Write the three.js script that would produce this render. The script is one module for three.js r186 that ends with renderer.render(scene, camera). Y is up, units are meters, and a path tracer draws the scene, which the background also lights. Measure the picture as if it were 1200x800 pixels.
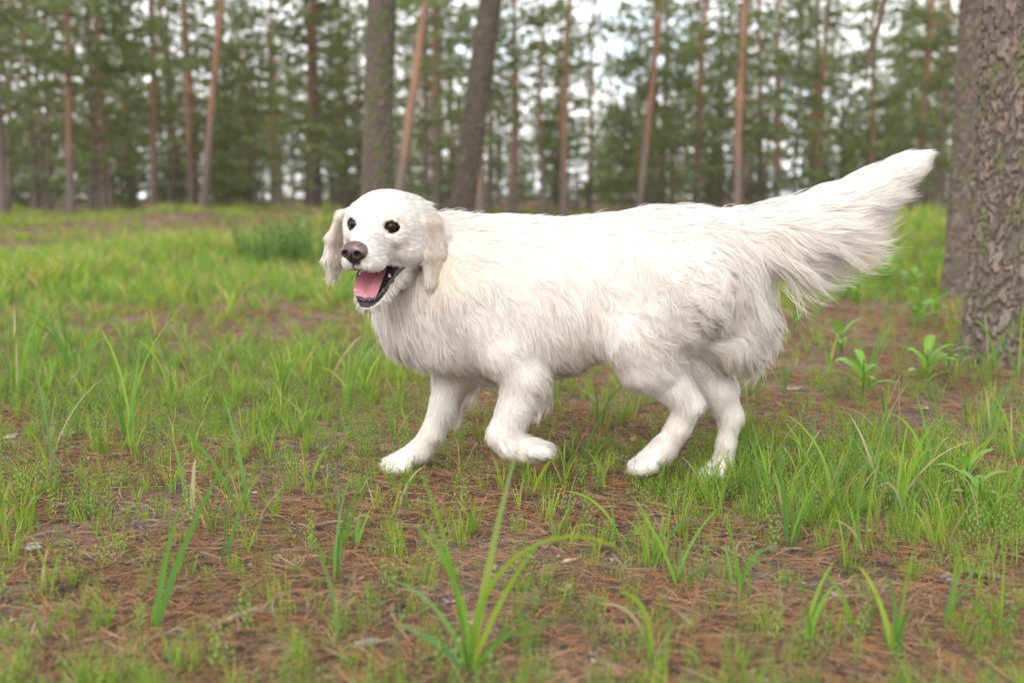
import * as THREE from 'three';
import { createNoise3D } from 'simplex-noise';
import { mergeGeometries } from 'three/addons/utils/BufferGeometryUtils.js';

// ---------- camera, sky, sun, exposure ----------
const FPX = 1333, PITCH = 7.27 * Math.PI / 180, EYE = 0.65;       // focal length in photo pixels (1200 x 800), tilt, eye height
const scene = new THREE.Scene();
const camera = new THREE.PerspectiveCamera(2 * Math.atan(400 / FPX) * 180 / Math.PI, 1024 / 682, 0.05, 1000);
camera.position.set(0, EYE, 0);
camera.rotation.set(-PITCH, 0, 0);
camera.focus = 2.5;
camera.userData.fStop = 2.5;
const renderer = new THREE.WebGLRenderer({ antialias: true });
renderer.toneMapping = THREE.LinearToneMapping;
renderer.toneMappingExposure = 1.93;
renderer.shadowMap.enabled = true;

function rng(seed) {
  let s = seed | 0;
  return () => { s = (s + 0x6d2b79f5) | 0; let t = Math.imul(s ^ (s >>> 15), 1 | s); t = (t + Math.imul(t ^ (t >>> 7), 61 | t)) ^ t; return ((t ^ (t >>> 14)) >>> 0) / 4294967296; };
}
const n3 = createNoise3D(rng(11)), n3b = createNoise3D(rng(23));
const clamp = THREE.MathUtils.clamp, lerp = THREE.MathUtils.lerp, smooth = THREE.MathUtils.smoothstep;
function fbm(x, y, z, oct = 4) { let a = 0.5, s = 0; for (let i = 0; i < oct; i++) { s += a * n3(x, y, z); x *= 2.03; y *= 2.03; z *= 2.03; a *= 0.5; } return s; }

const SUN = new THREE.Vector3(-0.45, 0.75, 1.0).normalize();
{ // bright, thinly overcast sky with a few pale blue gaps
  const W = 1024, H = 512, d = new Float32Array(W * H * 4);
  for (let j = 0; j < H; j++) for (let i = 0; i < W; i++) {
    const up = ((j + 0.5) / H - 0.5) * Math.PI, az = ((i + 0.5) / W - 0.5) * 2 * Math.PI;
    const x = Math.cos(az) * Math.cos(up), y = Math.sin(up), z = Math.sin(az) * Math.cos(up);
    const k = 1 / (Math.max(y, 0) + 0.35);
    const c = fbm(x * k * 1.6 + 3, z * k * 1.6, 1.7, 5) * 0.9 + 0.5;
    const cl = smooth(c, 0.16, 0.5);
    const glow = 0.2 * Math.pow(Math.max(0, x * SUN.x + y * SUN.y + z * SUN.z), 3);
    const lum = (lerp(1.2, 0.74, smooth(y, 0.0, 0.6)) + 0.14 * fbm(x * k * 3.1, z * k * 3.1, 6.1, 4) + glow) * 1.0;
    const o = (j * W + i) * 4;
    d[o] = lerp(0.82, 1.0, cl) * lum; d[o + 1] = lerp(0.9, 1.0, cl) * lum; d[o + 2] = lerp(1.0, 1.02, cl) * lum; d[o + 3] = 1;
  }
  const sky = new THREE.DataTexture(d, W, H, THREE.RGBAFormat, THREE.FloatType);
  sky.mapping = THREE.EquirectangularReflectionMapping; sky.magFilter = THREE.LinearFilter; sky.needsUpdate = true;
  scene.background = sky; scene.environment = sky;
}
const sun = new THREE.DirectionalLight(new THREE.Color(1, 0.965, 0.92), 1.5);
sun.position.copy(SUN).multiplyScalar(40); sun.target.position.set(0, 0, -3);
sun.castShadow = true; sun.shadow.radius = 60; sun.shadow.mapSize.set(2048, 2048);
Object.assign(sun.shadow.camera, { left: -12, right: 12, top: 12, bottom: -12, near: 1, far: 90 });
scene.add(sun, sun.target);

// ---------- helpers ----------
const CP = Math.cos(PITCH), SP = Math.sin(PITCH);
function ray(u, v) { const x = (u - 600) / FPX, y = (400 - v) / FPX; return [x, y * CP - SP, -CP - y * SP]; }
function at(u, v, D) { const r = ray(u, v), t = D / -r[2]; return new THREE.Vector3(r[0] * t, EYE + r[1] * t, -D); }      // photo pixel at distance D along -z
function onGround(u, v) { const r = ray(u, v), t = EYE / -r[1]; return new THREE.Vector3(r[0] * t, 0, r[2] * t); }
const taken = new Map();
function numbered(name) { const k = taken.get(name) || 0; taken.set(name, k + 1); return k ? name + '_' + String(k).padStart(3, '0') : name; }
function tag(o, label, category, group) { o.name = numbered(o.name); o.userData.label = label; o.userData.category = category; if (group) o.userData.group = group; scene.add(o); return o; }
function group(name) { const g = new THREE.Group(); g.name = name; return g; }
function mesh(name, geo, mat, parent) { const m = new THREE.Mesh(geo, mat); m.name = name; m.castShadow = m.receiveShadow = true; if (parent) parent.add(m); return m; }
class MB { // collects vertices into one geometry
  constructor() { this.p = []; this.n = []; this.c = []; this.i = []; this.t = []; this.hasT = false; }
  v(x, y, z, nx, ny, nz, r = 1, g = 1, b = 1) { this.p.push(x, y, z); this.n.push(nx, ny, nz); this.c.push(r, g, b); return this.p.length / 3 - 1; }
  tri(a, b, c) { this.i.push(a, b, c); }
  geo(auto = false) {
    const g = new THREE.BufferGeometry();
    g.setAttribute('position', new THREE.BufferAttribute(new Float32Array(this.p), 3));
    g.setAttribute('color', new THREE.BufferAttribute(new Float32Array(this.c), 3));
    g.setIndex(new THREE.BufferAttribute(new Uint32Array(this.i), 1));
    if (auto) g.computeVertexNormals(); else g.setAttribute('normal', new THREE.BufferAttribute(new Float32Array(this.n), 3));
    return g;
  }
  // tapered tube along points; col(k, a) gives the colour
  tube(pts, rad, sides, col, cap = true) {
    const base = this.p.length / 3, N = pts.length, T = new THREE.Vector3(), A = new THREE.Vector3(), B = new THREE.Vector3();
    let ref = new THREE.Vector3(0.3, 0.1, 1);
    for (let k = 0; k < N; k++) {
      T.subVectors(pts[Math.min(k + 1, N - 1)], pts[Math.max(k - 1, 0)]).normalize();
      if (Math.abs(T.dot(ref.clone().normalize())) > 0.95) ref = new THREE.Vector3(1, 0.2, 0);
      A.crossVectors(T, ref).normalize(); B.crossVectors(T, A);
      for (let s = 0; s < sides; s++) {
        const a = s / sides * 2 * Math.PI, ca = Math.cos(a), sa = Math.sin(a), c = col(k / (N - 1), a), r = rad[k];
        const nx = A.x * ca + B.x * sa, ny = A.y * ca + B.y * sa, nz = A.z * ca + B.z * sa;
        this.v(pts[k].x + nx * r, pts[k].y + ny * r, pts[k].z + nz * r, nx, ny, nz, c[0], c[1], c[2]);
      }
    }
    for (let k = 0; k < N - 1; k++) for (let s = 0; s < sides; s++) {
      const a = base + k * sides + s, b = base + k * sides + (s + 1) % sides, c = a + sides, d = b + sides;
      this.tri(a, b, c); this.tri(b, d, c);
    }
    if (cap) for (const k of [0, N - 1]) {
      const c = col(k / (N - 1), 0), m = this.v(pts[k].x, pts[k].y, pts[k].z, 0, k ? 1 : -1, 0, c[0], c[1], c[2]);
      for (let s = 0; s < sides; s++) { const a = base + k * sides + s, b = base + k * sides + (s + 1) % sides; k ? this.tri(a, b, m) : this.tri(b, a, m); }
    }
  }
}
const stuff = (o, name, label, category) => { o.name = numbered(name); o.userData.kind = 'stuff'; o.userData.label = label; o.userData.category = category; scene.add(o); return o; };

// height of the ground: a forest clearing, nearly flat round the dog, swelling gently further off
function groundY(x, z) {
  const r = Math.hypot(x, z), far = smooth(r, 5, 16);
  let h = 0.012 * n3(x * 1.3, 0, z * 1.3) * smooth(r, 1.2, 2.5) + 0.006 * n3(x * 5, 3, z * 5);
  h += far * ((0.12 + 0.2 * smooth(r, 16, 36)) * n3(x * 0.16, 7, z * 0.16) + 0.08 * n3(x * 0.45, 9, z * 0.45));
  h += 0.30 * smooth(x, 0.8, 3.2) * smooth(-z, 6.5, 12) * (1 - smooth(-z, 12, 22));      // low swell behind the tail
  h += 0.2 * smooth(-x, 1, 6) * smooth(-z, 14, 24) * (1 - smooth(-z, 26, 34));
  return h;
}
// ================= ground =================
// where the photo shows bare needle litter, grass and so on (0..1), as fields over the ground
const blob = (x, z, cx, cz, rx, rz) => Math.exp(-(((x - cx) / rx) ** 2 + ((z - cz) / rz) ** 2));
const gp = (u, v) => onGround(u, v);
const BARE = [[620, 640, 0.55, 0.30], [330, 650, 0.45, 0.32], [560, 560, 0.42, 0.16], [700, 760, 0.5, 0.2], [150, 720, 0.5, 0.2], [900, 700, 0.3, 0.2], [960, 380, 0.45, 0.6], [400, 375, 0.35, 0.5], [1150, 480, 0.35, 0.3]].map(([u, v, rx, rz]) => { const p = gp(u, v); return [p.x, p.z, rx, rz]; });
const LUSH = [[60, 430, 0.6, 0.7], [170, 500, 0.35, 0.3], [1000, 560, 0.5, 0.35], [1060, 600, 0.35, 0.25], [940, 530, 0.3, 0.25], [330, 300, 1.2, 2.2], [250, 330, 2.4, 1.6], [60, 320, 2.2, 2.0], [1010, 300, 1.3, 2.0], [1000, 275, 2.2, 3.5], [1080, 340, 0.8, 1.0], [420, 430, 0.5, 0.5], [260, 440, 0.6, 0.5], [130, 470, 0.5, 0.4], [330, 490, 0.3, 0.25], [840, 570, 0.2, 0.12]].map(([u, v, rx, rz]) => { const p = gp(u, v); return [p.x, p.z, rx, rz]; });
function greenness(x, z) {
  const r = Math.hypot(x, z);
  let g = 0.42 + 0.7 * fbm(x * 0.9, 2, z * 0.9, 4) + 0.26 * smooth(r, 3.4, 8) - 0.9 * smooth(r, 4, 7) * Math.max(0, fbm(x * 0.42, 14, z * 0.42, 3) - 0.05);
  for (const b of BARE) g -= 0.42 * blob(x, z, ...b);
  for (const b of LUSH) g += 0.55 * blob(x, z, ...b);
  g -= 0.9 * smooth(-z, 38, 46);
  return clamp(g, 0, 1);
}
{ // litter texture: fallen pine needles over dark humus and sand, 2.4 m a tile
  const S = 2048, cv = document.createElement('canvas'); cv.width = cv.height = S; const c = cv.getContext('2d'), bv = document.createElement('canvas'); bv.width = bv.height = S; const b = bv.getContext('2d'), R = rng(5);
  c.fillStyle = 'rgb(74,58,48)'; c.fillRect(0, 0, S, S); b.fillStyle = 'rgb(70,70,70)'; b.fillRect(0, 0, S, S);
  for (let i = 0; i < 5200; i++) { const x = R() * S, y = R() * S, r = 3 + R() * 16, k = R(); c.fillStyle = k < 0.45 ? `rgba(${60 + R() * 20},${46 + R() * 14},${38 + R() * 10},0.5)` : k < 0.75 ? `rgba(${128 + R() * 30},${112 + R() * 26},${98 + R() * 22},0.35)` : `rgba(${120 + R() * 20},${82 + R() * 16},${60},0.4)`; c.beginPath(); c.ellipse(x, y, r, r * (0.4 + R() * 0.6), R() * 3, 0, 7); c.fill(); }
  const wrap = (f, x, y, L) => { for (const ox of x < L ? [0, S] : x > S - L ? [0, -S] : [0]) for (const oy of y < L ? [0, S] : y > S - L ? [0, -S] : [0]) f(x + ox, y + oy); };
  for (let i = 0; i < 26000; i++) {
    const x = R() * S, y = R() * S, a = R() * 6.283, L = 30 + R() * 32, k = R(), bend = (R() - 0.5) * 10, up = i / 26000;
    const col = k < 0.42 ? [132 + R() * 30, 84 + R() * 20, 56 + R() * 16] : k < 0.7 ? [98 + R() * 20, 68 + R() * 14, 52 + R() * 12] : k < 0.88 ? [66 + R() * 14, 50 + R() * 10, 42 + R() * 10] : [150 + R() * 26, 124 + R() * 24, 98 + R() * 20];
    const dx = Math.cos(a) * L, dy = Math.sin(a) * L;
    wrap((X, Y) => {
      c.strokeStyle = `rgb(${col.map((v) => v | 0)})`; c.lineWidth = 1.3 + R() * 0.7; c.beginPath(); c.moveTo(X, Y); c.quadraticCurveTo(X + dx / 2 - dy / L * bend, Y + dy / 2 + dx / L * bend, X + dx, Y + dy); c.stroke();
      const gv = 90 + 150 * up * (0.6 + 0.4 * R()) | 0; b.strokeStyle = `rgb(${gv},${gv},${gv})`; b.lineWidth = 2; b.beginPath(); b.moveTo(X, Y); b.quadraticCurveTo(X + dx / 2 - dy / L * bend, Y + dy / 2 + dx / L * bend, X + dx, Y + dy); b.stroke();
    }, x, y, 70);
  }
  const tex = new THREE.CanvasTexture(cv); tex.colorSpace = THREE.SRGBColorSpace; tex.wrapS = tex.wrapT = THREE.RepeatWrapping;
  const btex = new THREE.CanvasTexture(bv); btex.wrapS = btex.wrapT = THREE.RepeatWrapping;
  // one sheet, fine near the camera, reaching far beyond the wood
  const pos = [], col = [], uv = [], idx = [], rings = [], ang = [];
  for (let r = 0.35; r < 600; r *= r < 12 ? 1.022 : 1.07) rings.push(r);
  for (let i = 0; i <= 230; i++) ang.push(-0.62 + 1.24 * i / 230);
  for (let i = 1; i < 50; i++) ang.push(0.62 + (2 * Math.PI - 1.24) * i / 50);
  const NA = ang.length;
  pos.push(0, groundY(0, 0), 0); col.push(1, 1, 1); uv.push(0, 0);
  for (const r of rings) for (const a of ang) {
    const x = Math.sin(a) * r, z = -Math.cos(a) * r; pos.push(x, groundY(x, z), z); uv.push(x / 2.4 + 0.06 * n3(x * 0.7, 1, z * 0.7), z / 2.4 + 0.06 * n3(x * 0.7, 8, z * 0.7));
    // sandy grey and redder litter, mossy earth where grass grows
    const sand = smooth(fbm(x * 1.3, 21, z * 1.3, 4), -0.02, 0.28), g = greenness(x, z), red = 0.5 + 0.5 * fbm(x * 0.8, 31, z * 0.8, 3), moss = smooth(g, 0.5, 0.95) * smooth(r, 5, 10), v = 1.25 + 0.85 * fbm(x * 3, 41, z * 3, 3);
    let cr = lerp(lerp(0.92, 1.02, red), 1.0, sand), cg = lerp(lerp(0.97, 0.92, red), 1.15, sand), cb = lerp(lerp(0.95, 0.85, red), 1.36, sand);
    cr = lerp(cr, 0.80, moss * 0.7); cg = lerp(cg, 1.12, moss * 0.7); cb = lerp(cb, 0.5, moss * 0.7);
    col.push(cr * v, cg * v, cb * v * 0.98);
  }
  for (let i = 0; i < NA; i++) idx.push(0, 1 + (i + 1) % NA, 1 + i);
  for (let k = 0; k < rings.length - 1; k++) for (let i = 0; i < NA; i++) { const a = 1 + k * NA + i, b2 = 1 + k * NA + (i + 1) % NA, c2 = a + NA, d = b2 + NA; idx.push(a, b2, c2, b2, d, c2); }
  const g = new THREE.BufferGeometry(); g.setAttribute('position', new THREE.Float32BufferAttribute(pos, 3)); g.setAttribute('color', new THREE.Float32BufferAttribute(col, 3)); g.setAttribute('uv', new THREE.Float32BufferAttribute(uv, 2)); g.setIndex(idx); g.computeVertexNormals();
  const o = mesh('ground', g, new THREE.MeshStandardMaterial({ map: tex, bumpMap: btex, bumpScale: 0.006, vertexColors: true, roughness: 1 }), scene);
  o.userData.kind = 'structure'; o.userData.label = 'forest floor of brown pine needle litter and sand';
}
// ================= pines =================
const barkMat = new THREE.MeshStandardMaterial({ vertexColors: true, roughness: 0.95 });
const needleMat = new THREE.MeshPhysicalMaterial({ vertexColors: true, roughness: 1, transmission: 0.5, thickness: 0, specularIntensity: 0.4 });
const mixc = (a, b, t) => [lerp(a[0], b[0], t), lerp(a[1], b[1], t), lerp(a[2], b[2], t)];
const GREY = [0.135, 0.108, 0.092], ORANGE = [0.25, 0.135, 0.088], MOSS = [0.075, 0.09, 0.025], DEEP = [0.035, 0.026, 0.021];

// a near trunk: thick plates of bark with deep furrows between them, modelled in relief
function barkTrunk(h, r0, rTop, rows, sides, hFine, moss, seed, tone = 1) {
  const R = rng(seed), pos = [], col = [], idx = [], cell = 0.030;
  const plate = (x, y, z) => { // distance between the two nearest plate centres: furrows where they meet. Plates are tall and narrow
    const X = x / cell, Y = y / (cell * 2.8), Z = z / cell; let d1 = 9, d2 = 9, id = 0; const ix = Math.floor(X), iy = Math.floor(Y), iz = Math.floor(Z);
    for (let a = -1; a < 2; a++) for (let b = -1; b < 2; b++) for (let c = -1; c < 2; c++) {
      let q = Math.imul(ix + a, 73856093) ^ Math.imul(iy + b, 19349663) ^ Math.imul(iz + c, 83492791) ^ seed; q = Math.imul(q ^ (q >>> 13), 1274126177); q ^= q >>> 16;
      const fx = ((q & 1023) / 1023), fy = (((q >> 10) & 1023) / 1023), fz = (((q >> 20) & 1023) / 1023);
      const e = (ix + a + fx - X) ** 2 + (iy + b + fy - Y) ** 2 + (iz + c + fz - Z) ** 2;
      if (e < d1) { d2 = d1; d1 = e; id = q; } else if (e < d2) d2 = e;
    }
    return [Math.sqrt(d2) - Math.sqrt(d1), (id & 255) / 255, ((id >> 8) & 255) / 255];
  };
  const ys = []; for (let k = 0; k <= rows; k++) ys.push(hFine * k / rows); for (let k = 1; k <= 24; k++) ys.push(hFine + (h - hFine) * k / 24);
  for (const y of ys) for (let s = 0; s < sides; s++) {
    const a = s / sides * 2 * Math.PI, t = y / h, flare = 0.22 * r0 * Math.exp(-y / 0.16) * (0.75 + 0.5 * Math.sin(a * 3 + seed) * Math.exp(-y / 0.3));
    let r = lerp(r0, rTop, Math.pow(t, 0.8)) + flare; const x0 = Math.cos(a) * r0, z0 = Math.sin(a) * r0;
    r *= 1 + 0.025 * n3(x0 * 4, y * 1.2, z0 * 4);
    const wob = 0.022 * n3(x0 * 14, y * 6, z0 * 14) + 0.008 * n3(x0 * 40, y * 18, z0 * 40), [e, q, q2] = y <= hFine ? plate(x0 + wob, y + wob * 2, z0 + wob) : [0.4, 0.5, 0.5], fur = smooth(e, 0.02, 0.30), fine = fbm(x0 * 60, y * 35, z0 * 60, 3);
    const rel = (fur - 1) * 0.012 + 0.005 * (q - 0.5) * fur + 0.0045 * fine;
    r += rel; pos.push(Math.cos(a) * r, y, Math.sin(a) * r);
    let c = mixc([0.12, 0.092, 0.072], [0.20, 0.16, 0.127], q); c = mixc(c, [0.30, 0.15, 0.09], 0.3 * smooth(q2, 0.82, 1) * fur);
    c = mixc([0.07, 0.052, 0.043], c, 0.35 + 0.65 * fur); const v = tone * (1 + 0.5 * fine); c = c.map((w) => w * v);
    const m = moss * smooth(fbm(x0 * 9, y * 4, z0 * 9, 4) + 0.25 * fine + 0.15 * Math.sin(a + 2.2) + 0.12 * smooth(y, 0.3, 1.2), 0.06, 0.30); c = mixc(c, [0.105 * v, 0.125 * v, 0.04 * v], m * 0.8);
    col.push(...c);
  }
  for (let k = 0; k < ys.length - 1; k++) for (let s = 0; s < sides; s++) { const A = k * sides + s, B = k * sides + (s + 1) % sides; idx.push(A, A + sides, B, B, A + sides, B + sides); }
  const g = new THREE.BufferGeometry(); g.setAttribute('position', new THREE.Float32BufferAttribute(pos, 3)); g.setAttribute('color', new THREE.Float32BufferAttribute(col, 3)); g.setIndex(idx); g.computeVertexNormals(); return g;
}
// slender trunk; the bark turns from grey to orange with height, as in Scots pines
function slimTrunk(h, r0, from, seed, lean = [0, 0], bend = 0.1) {
  const R = rng(seed), mb = new MB(), pts = [], rad = [], N = 26, b1 = R() * 6.28, b2 = R() * 6.28, f = 0.5 + R();
  for (let k = 0; k <= N; k++) { const t = Math.pow(k / N, 1.25), y = h * t - 0.05; pts.push(new THREE.Vector3(lean[0] * y + bend * Math.sin(y * 0.5 * f + b1) - bend * Math.sin(b1), y, lean[1] * y + bend * Math.sin(y * 0.42 * f + b2) - bend * Math.sin(b2))); rad.push(r0 * (1 - 0.86 * t) * (1 + 0.25 * Math.exp(-y / 0.2)) * (0.95 + 0.1 * R()) + 0.008); }
  mb.tube(pts, rad, 9, (k, a) => { const y = h * Math.pow(k, 1.25), o = smooth(y + 1.2 * n3(y * 1.2, a, seed), from, from + 2.2), v = 0.8 + 0.5 * (0.5 + 0.5 * n3b(a * 2, y * 3, seed)); const c = mixc(GREY, ORANGE, o); return [c[0] * v, c[1] * v, c[2] * v]; });
  return { geo: mb.geo(), at: (y) => { const k = Math.pow(clamp(y / h, 0, 1), 1 / 1.25) * N, i = Math.min(N - 1, k | 0); return new THREE.Vector3().lerpVectors(pts[i], pts[i + 1], k - i); } };
}
// whorls of branches with bunches of needles along their outer parts
function crownGeo(seed, o) {
  const R = rng(seed), wood = new MB(), leaf = new MB(), V = (x, y, z) => new THREE.Vector3(x, y, z);
  const bunch = (p, d, s, tone) => {
    for (let i = 0; i < o.needles; i++) {
      const a = R() * 6.283, b = R() * 2 - 1, q = V(Math.sqrt(1 - b * b) * Math.cos(a), b * 0.8 + 0.15, Math.sqrt(1 - b * b) * Math.sin(a)).multiplyScalar(0.85).addScaledVector(d, 0.6).normalize();
      const L = s * (0.7 + 0.6 * R()), w = s * 0.20, sd = V(R() - 0.5, R() - 0.5, R() - 0.5).cross(q).normalize(), n = V().crossVectors(sd, q).normalize(); if (n.y < 0) { n.negate(); sd.negate(); } n.y += 0.6; n.normalize();
      const t = tone * (0.75 + 0.5 * R()), yel = R() * 0.35, c = [t * lerp(0.18, 0.27, yel), t * lerp(0.245, 0.28, yel), t * 0.095];
      const i0 = leaf.v(p.x - sd.x * w, p.y - sd.y * w, p.z - sd.z * w, n.x, n.y, n.z, ...c), i1 = leaf.v(p.x + sd.x * w, p.y + sd.y * w, p.z + sd.z * w, n.x, n.y, n.z, ...c), i2 = leaf.v(p.x + q.x * L + sd.x * w * 0.4, p.y + q.y * L + sd.y * w * 0.4, p.z + q.z * L + sd.z * w * 0.4, n.x, n.y, n.z, ...c); leaf.tri(i0, i1, i2);
    }
  };
  for (let y = o.from; y < o.h - 0.2; y += o.gap * (0.7 + 0.6 * R())) {
    const k = (y - o.from) / (o.h - o.from), len = o.reach * (k < 0.25 ? lerp(0.55, 1, k / 0.25) : lerp(1, 0.18, (k - 0.25) / 0.75)), n = Math.max(2, Math.round(o.arms * (0.6 + 0.8 * R()))), a0 = R() * 6.283;
    for (let j = 0; j < n; j++) {
      if (R() < o.miss) continue;
      const a = a0 + j / n * 6.283 + (R() - 0.5) * 0.7, L = len * (0.55 + 0.65 * R()), rise = lerp(o.droop, 0.55, k) + (R() - 0.5) * 0.7, pts = [], rad = [], sag = 0.25 * (1 - k);
      const c0 = o.axis(y); for (let s = 0; s <= 4; s++) { const t = s / 4; pts.push(V(c0.x + Math.cos(a) * L * t, c0.y + L * (rise * t - sag * t * t + 0.25 * Math.max(0, t - 0.6)) + 0.03 * (R() - 0.5), c0.z + Math.sin(a) * L * t)); rad.push(0.006 + 0.012 * L * (1 - t)); }
      wood.tube(pts, rad, 3, () => { const v = 0.8 + 0.4 * R(); return [0.17 * v, 0.115 * v, 0.08 * v]; }, false);
      const tone = 0.8 + 0.5 * R(), m = Math.max(2, Math.round(L * o.bunches));
      const pads = [0.5 + 0.15 * R(), 0.78 + 0.1 * R(), 0.97]; for (let q = 0; q < m; q++) { const t = pads[q % 3], i = Math.min(3, (t * 4) | 0), p = V().lerpVectors(pts[i], pts[i + 1], t * 4 - i), sp = 0.2 + 0.2 * L; const aa = R() * 6.283, rr = sp * Math.sqrt(R()); p.x += Math.cos(aa) * rr; p.z += Math.sin(aa) * rr; p.y += (R() - 0.35) * 0.22; bunch(p, V(Math.cos(a) * 0.6, 0.5, Math.sin(a) * 0.6), o.size * (0.75 + 0.5 * R()), tone); }
    }
  }
  // dead lower twigs
  for (let i = 0; i < o.dead; i++) { const y = 0.6 + R() * Math.max(0.4, o.from - 0.3), a = R() * 6.283, L = 0.25 + R() * 0.9, c0 = o.axis(y); wood.tube([c0, V(c0.x + Math.cos(a) * L * 0.5, c0.y + L * 0.08, c0.z + Math.sin(a) * L * 0.5), V(c0.x + Math.cos(a + 0.3) * L, c0.y - L * 0.12, c0.z + Math.sin(a + 0.3) * L)], [0.014, 0.009, 0.003], 3, () => [0.16, 0.12, 0.10], false); }
  return { wood: wood.geo(), leaf: leaf.geo(true) };
}
let treeTris = 0;
function slimPine(label, grp, h, r0, orange, seed, lean, o, bend) {
  const t = group('pine_tree'), tr = slimTrunk(h, r0, orange, seed, lean, bend), cg = crownGeo(seed + 900, { h, axis: tr.at, ...o });
  mesh('trunk', tr.geo, barkMat, t); mesh('branches', cg.wood, barkMat, t).userData.kind = 'stuff'; mesh('crown', cg.leaf, needleMat, t).userData.kind = 'stuff';
  t.userData.tris = (tr.geo.index.count + cg.wood.index.count + cg.leaf.index.count) / 3; treeTris += t.userData.tris;
  t.userData.src = [label, grp]; return t;
}
const TALL = { from: 4.2, reach: 1.9, gap: 0.42, arms: 3.4, miss: 0.2, droop: -0.05, bunches: 12, needles: 11, size: 0.122, dead: 22 };
const MID = { from: 2.3, reach: 1.8, gap: 0.36, arms: 3.8, miss: 0.15, droop: 0.0, bunches: 12, needles: 11, size: 0.122, dead: 16 };
const YOUNG = { from: 0.9, reach: 1.25, gap: 0.27, arms: 4.5, miss: 0.12, droop: 0.15, bunches: 12, needles: 10, size: 0.11, dead: 4 };
const standAt = (u, D, o) => { const p = at(u, 230, D); o.position.set(p.x, groundY(p.x, -D) - 0.02, -D); return o; };

// --- the four trees that stand in the clearing
function bigPine(label, u, D, r0, h, moss, seed, lean, rows, sides, hFine, limbs) {
  const t = group('pine_tree'), axis = (y) => new THREE.Vector3(0, y, 0);
  mesh('trunk', barkTrunk(h, r0, r0 * 0.35, rows, sides, hFine, moss, seed, limbs), new THREE.MeshStandardMaterial({ vertexColors: true, roughness: 0.95 }), t);
  const cg = crownGeo(seed + 5, { ...TALL, from: h * 0.58, h, reach: 2.0, axis, bunches: 5, needles: 9, gap: 0.5, dead: 0 });
  mesh('branches', cg.wood, barkMat, t).userData.kind = 'stuff'; mesh('crown', cg.leaf, needleMat, t).userData.kind = 'stuff';
  standAt(u, D, t); t.rotation.z = lean; tag(t, label, 'tree');
  return t;
}
bigPine('thick pine trunk with plated grey bark and green moss, grass at its foot', 1196, 4.35, 0.172, 15, 0.65, 41, 0.018, 480, 240, 2.1, 0.95);
const behind = bigPine('mossy grey pine trunk standing behind the thickest plated trunk', 1146, 7.3, 0.185, 15, 0.8, 57, 0.0, 300, 150, 2.6, 1.0);
{ // a bare crooked branch hanging from it
  const mb = new MB(), P = [[1120, -120, 7.25], [1075, -70, 7.2], [1040, -15, 7.15], [1030, 30, 7.1], [1018, 62, 7.1], [1015, 95, 7.1]].map(([u, v, D]) => at(u, v, D).sub(behind.position)); mb.tube(P, [0.022, 0.02, 0.018, 0.015, 0.011, 0.005], 7, (k, a) => { const w = 0.8 + 0.4 * n3(k * 9, a, 4); return [0.13 * w, 0.085 * w, 0.065 * w]; }); mesh('bare_branch', mb.geo(), barkMat, behind).userData.label = 'crooked bare brown branch hanging down';
}
bigPine('dark mossy pine trunk rising straight behind the head of the dog', 438, 10.6, 0.155, 15, 1.0, 63, -0.04, 240, 120, 3.2, 0.75);
bigPine('dark brown pine trunk leaning behind the shoulders of the dog', 530, 11.6, 0.138, 15, 0.35, 71, -0.145, 240, 120, 3.4, 0.65);

// --- red-barked pines along the edge of the wood that can be told apart in the photo: u at the foot, distance, radius, lean
const LEAFY = { ...TALL, from: 3.3, reach: 2.7, arms: 5, gap: 0.34, bunches: 14 };
const EDGE = [
  [82, 28, 0.125, 0.01, 0.5, LEAFY], [178, 30, 0.115, 0.035, 1.0, TALL], [236, 27.5, 0.125, 0.145, 1.2, TALL], [8, 33, 0.085, 0.08, 1.2, TALL], [366, 34, 0.115, -0.02, 1.0, MID], [462, 23, 0.125, 0.155, 0.6, TALL], [562, 26, 0.12, 0.02, 0.3, MID],
  [600, 35, 0.115, 0.0, 0.4, TALL], [660, 30, 0.12, 0.035, 0.5, TALL], [748, 31, 0.11, 0.11, 0.8, TALL], [866, 29, 0.125, 0.0, 0.6, TALL], [818, 36, 0.12, 0.01, 0.6, MID], [912, 38, 0.13, -0.02, 0.4, TALL], [955, 34, 0.11, 0.02, 0.5, TALL], [1072, 31, 0.12, 0.03, 0.6, MID], [1020, 40, 0.12, -0.02, 0.6, TALL], [690, 42, 0.11, 0.02, 0.8, TALL], [320, 38, 0.12, 0.02, 1.0, TALL], [130, 39, 0.11, -0.01, 0.8, TALL], [775, 40, 0.12, 0.03, 0.5, TALL],
];
const EDGE_LABELS = ['straight bright red pine trunk beside the leafy pine with low boughs', 'slim red pine beside the trunk that leans over the meadow edge', 'red pine trunk leaning strongly at the meadow edge', 'thin leaning pine behind the leafy pine with low boughs', 'pine rising above the bushy herbs in the meadow', 'orange pine leaning between the two dark clearing trunks', 'reddish pine close behind the dark leaning trunk', 'slim pine behind the withers of the dog', 'slim straight pine above the middle of the back of the dog',
  'leaning pine above the loins of the dog', 'straight red pine above the root of the tail', 'pine with low boughs above the rump of the dog', 'pine deep behind the middle of the tail', 'pine behind the upper half of the tail', 'pine with low boughs just before the tail tip', 'pine behind the hanging bare branch', 'far slim pine between two nearer ones above the back', 'far pine behind the bushy herbs', 'far straight pine between two red trunks over the meadow', 'far pine close beside the leaning one above the loins'];
EDGE.forEach(([u, D, r, lean, orange, kind], i) => {
  const t = slimPine('', '', 11 + (i % 4), r * 0.78, orange, 300 + i * 7, [lean, 0.01], kind, 0.05);
  standAt(u, D, t); tag(t, EDGE_LABELS[i], 'tree', 'red-barked pines at the wood edge');
});
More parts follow.
